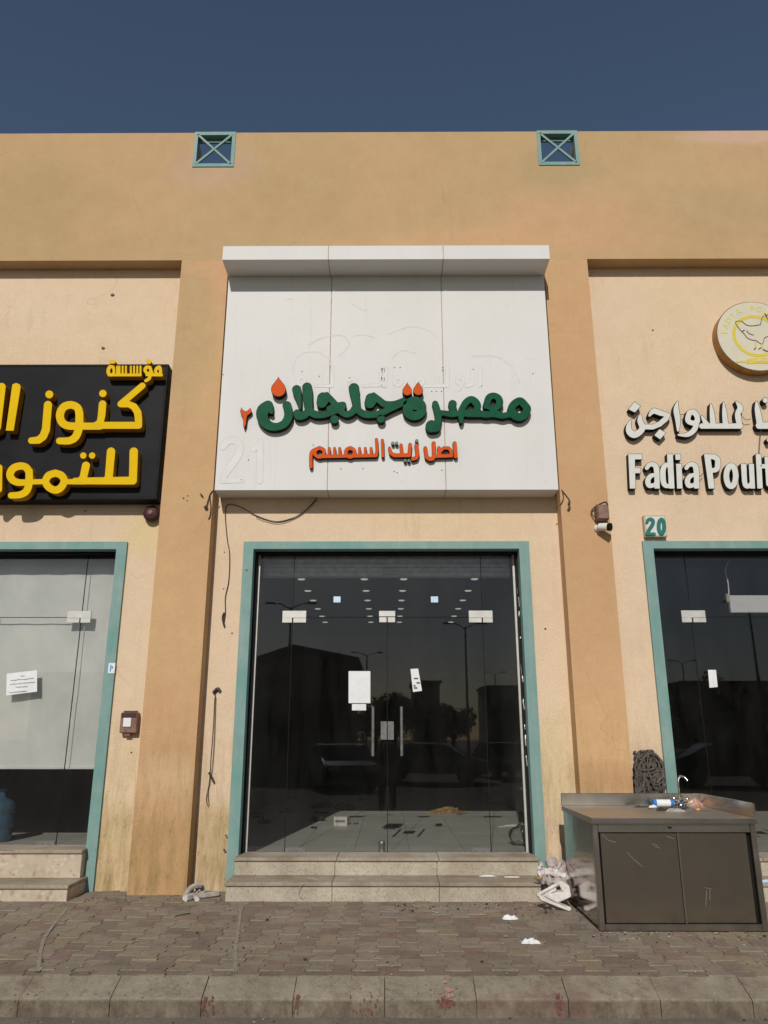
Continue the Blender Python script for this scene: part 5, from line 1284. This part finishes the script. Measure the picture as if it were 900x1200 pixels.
def tree(label, x, y, h, r, seed):
    T_ = thing('tree', label, 'tree', (x, y, -.18), 'trees round the car park'); rnd = random.Random(seed)
    b = bmesh.new(); tube(b, [(x, y, -.18), (x+.1, y, h*.35), (x, y+.1, h*.6)], [.2,.14,.07], 8)
    for k in range(5):
        a = k*1.3; tube(b, [(x+.1, y, h*.35), (x+r*.5*math.cos(a), y+r*.5*math.sin(a), h*.62)], [.08,.03], 6)
    obj('trunk', b, M['bark'], T_)
    b = bmesh.new()
    cl = [(x+rnd.gauss(0, r*.45), y+rnd.gauss(0, r*.45), h*.68+rnd.gauss(0, h*.13), rnd.uniform(.25,.5)*r) for _ in range(16)]
    for k in range(2600):
        c = rnd.choice(cl); d = Vector((rnd.gauss(0,1), rnd.gauss(0,1), rnd.gauss(0,1))).normalized()*c[3]*rnd.uniform(.5,1.05)
        p = Vector(c[:3])+d; s = rnd.uniform(.07,.16); u = Vector((rnd.gauss(0,1), rnd.gauss(0,1), rnd.gauss(0,1))).normalized(); w = u.orthogonal().normalized()*s; u *= s
        b.faces.new([b.verts.new(p+u), b.verts.new(p+w), b.verts.new(p-u), b.verts.new(p-w)])
    obj('crown', b, M['leaf'], T_)
for lab, px, d, h, r, s in (('round dark tree beside the low building', 462, 60, 5.0, 2.2, 1), ('broad tree left of the far pale block', 440, 70, 4.6, 2.3, 2), ('bushy tree behind the parked silver car', 530, 64, 3.6, 2.0, 3), ('wide tree at the right of the car park', 610, 75, 4.6, 2.6, 4), ('tree near the far right street lamp', 835, 62, 5.2, 2.4, 5), ('tree at the far left of the car park', 90, 66, 5.0, 2.6, 6)):
    x, y, _ = mir(px, 860, d); tree(lab, x, y, h, r, s)
def car(label, px, d, mat, rz=0):
    x, y, _ = mir(px, 870, d); C = thing('parked_car', label, 'car', (x, y, -.18), 'cars parked across the road', rz)
    Mx = Matrix.Translation((x, y, -.18)) @ Matrix.Rotation(rz, 4, 'Z')
    def ob(n, b, m, p=C):
        for v in b.verts: v.co = Mx @ v.co
        return obj(n, b, m, p)
    b = bmesh.new(); pf = [(-2.15,.35),(2.15,.35),(2.2,.55),(2.1,.78),(1.3,.92),(.65,1.38),(-.75,1.42),(-1.45,1.0),(-2.1,.92),(-2.2,.6)]
    prism(b, pf, -.85, .85); bmesh.ops.bevel(b, geom=b.edges[:], offset=.06, segments=2, affect='EDGES'); ob('body', b, mat)
    for s in (-1, 1):
        b = bmesh.new(); prism(b, [(-1.25,.98),(1.05,.95),(.58,1.30),(-.7,1.34)], s*.853-.006, s*.853+.006); ob('window', b, M['fargl'])
        for wx in (-1.35, 1.35):
            b = bmesh.new(); tube(b, [(wx, s*.88, .33), (wx, s*.68, .33)], .33, 18); w_ = ob('wheel', b, M['tyre']); b = bmesh.new(); tube(b, [(wx, s*.895, .33), (wx, s*.881, .33)], .2, 12); ob('rim', b, M['alu'], w_)
    for s in (-1, 1): b = bmesh.new(); box(b, 2.12, 2.2, s*.6-.18, s*.6+.18, .62, .76, .02); ob('headlight', b, M['letterwhite'])
car('dark blue parked car facing the shops', 398, 27, M['carb'], R(75)); car('silver parked car across the road', 505, 30, M['cars'], R(10)); car('dark parked car right of the silver one', 590, 33, M['carb'], R(80)); car('dark saloon parked at the right of the car park', 850, 28, M['carb'], R(5))
# the photographer
pc = Vector((CAM.x-.02, CAM.y-.42, 0)); PZ = -.18
def sk(name, verts, edges, rads, mat, parent, sub=2):
    me = bpy.data.meshes.new(name); me.from_pydata([pc+Vector(v) for v in verts], edges, []); o = bpy.data.objects.new(name, me); COL.objects.link(o)
    md = o.modifiers.new('skin', 'SKIN'); 
    for i, r in enumerate(rads): me.skin_vertices[0].data[i].radius = (r, r) if not isinstance(r, tuple) else r
    me.skin_vertices[0].data[0].use_root = True
    o.modifiers.new('sub', 'SUBSURF').levels = sub; o.modifiers['sub'].render_levels = sub
    dg = bpy.context.evaluated_depsgraph_get(); m2 = bpy.data.meshes.new_from_object(o.evaluated_get(dg)); bpy.data.objects.remove(o)
    m2.materials.clear(); m2.shade_smooth(); return link(name, m2, mat, parent)
PE = thing('person', 'person in dark clothes holding up a phone, reflected in the glass', 'person', (pc.x, pc.y, PZ))
g = PZ
V_ = [(0,0,g+.93),(0,0,g+1.12),(0,.01,g+1.32),(0,0,g+1.43),(0,.0,g+1.50),(0,.02,g+1.58),(0,.02,g+1.68)]
E_ = [(0,1),(1,2),(2,3),(3,4),(4,5),(5,6)]; Rr_ = [(.15,.11),(.14,.10),(.16,.11),(.09,.07),(.055,.055),(.075,.085),(.07,.085)]
for s in (-1, 1):
    n = len(V_); V_ += [(s*.10,0,g+.86),(s*.12,.02,g+.50),(s*.13,0,g+.10),(s*.13,.05,g+.05),(s*.14,.17,g+.035)]; E_ += [(0,n),(n,n+1),(n+1,n+2),(n+2,n+3),(n+3,n+4)]; Rr_ += [.09,.06,.042,.045,.035]
    n = len(V_); V_ += [(s*.18,0,g+1.38),(s*.25,.10,g+1.18),(s*.10,.30,g+1.38+.20),(s*.065,.345,g+1.38+.26)]; E_ += [(3,n),(n,n+1),(n+1,n+2),(n+2,n+3)]; Rr_ += [.06,.045,.032,(.035,.02)]
    for q in range(4):
        m = len(V_); zz = g+1.625+q*.022; V_ += [(s*.058,.375,zz),(s*.035,.385,zz+.002),(s*.028,.372,zz+.004)]; E_ += [(n+3,m),(m,m+1),(m+1,m+2)]; Rr_ += [.009,.008,.0075]
    m = len(V_); V_ += [(s*.045,.335,g+1.67),(s*.03,.33,g+1.70)]; E_ += [(n+3,m),(m,m+1)]; Rr_ += [.011,.009]
sk('body', V_, E_, Rr_, M['skin'], PE, 1)
sk('shirt', [(0,0,g+.95),(0,0,g+1.12),(0,.01,g+1.32),(0,0,g+1.42),(.18,0,g+1.38),(.24,.08,g+1.22),(-.18,0,g+1.38),(-.24,.08,g+1.22)], [(0,1),(1,2),(2,3),(3,4),(4,5),(3,6),(6,7)], [(.175,.13),(.165,.12),(.185,.13),(.11,.09),.075,.062,.075,.062], M['shirt'], PE, 1)
tv = [(0,0,g+.95)]; te = []; tr_ = [(.165,.125)]
for s in (-1, 1): n = len(tv); tv += [(s*.10,0,g+.84),(s*.12,.02,g+.50),(s*.13,0,g+.10)]; te += [(0,n),(n,n+1),(n+1,n+2)]; tr_ += [.105,.08,.065]
sk('trousers', tv, te, tr_, M['trouser'], PE, 1)
sk('hair', [(0,-.03,g+1.60),(0,-.02,g+1.69),(0,.02,g+1.735)], [(0,1),(1,2)], [.075,.085,.06], M['hair'], PE, 1)
b = bmesh.new()
for s in (-1, 1):
    c = bmesh.ops.create_icosphere(b, subdivisions=1, radius=.012)['verts']
    for v in c: v.co += pc+Vector((s*.032,.098,g+1.63))
obj('eyes', b, M['ink'], PE, True)
b = bmesh.new(); tube(b, [pc+Vector((0,.10,g+1.625)), pc+Vector((0,.125,g+1.59)), pc+Vector((0,.10,g+1.585))], [.008,.014,.008], 8); obj('nose', b, M['skin'], PE, True)
b = bmesh.new(); box(b, pc.x-.04, pc.x+.04, pc.y+.352, pc.y+.362, g+1.60, g+1.76, .003); tag(obj('phone', b, M['black']), 'black phone held up by the person facing the shops', 'phone')
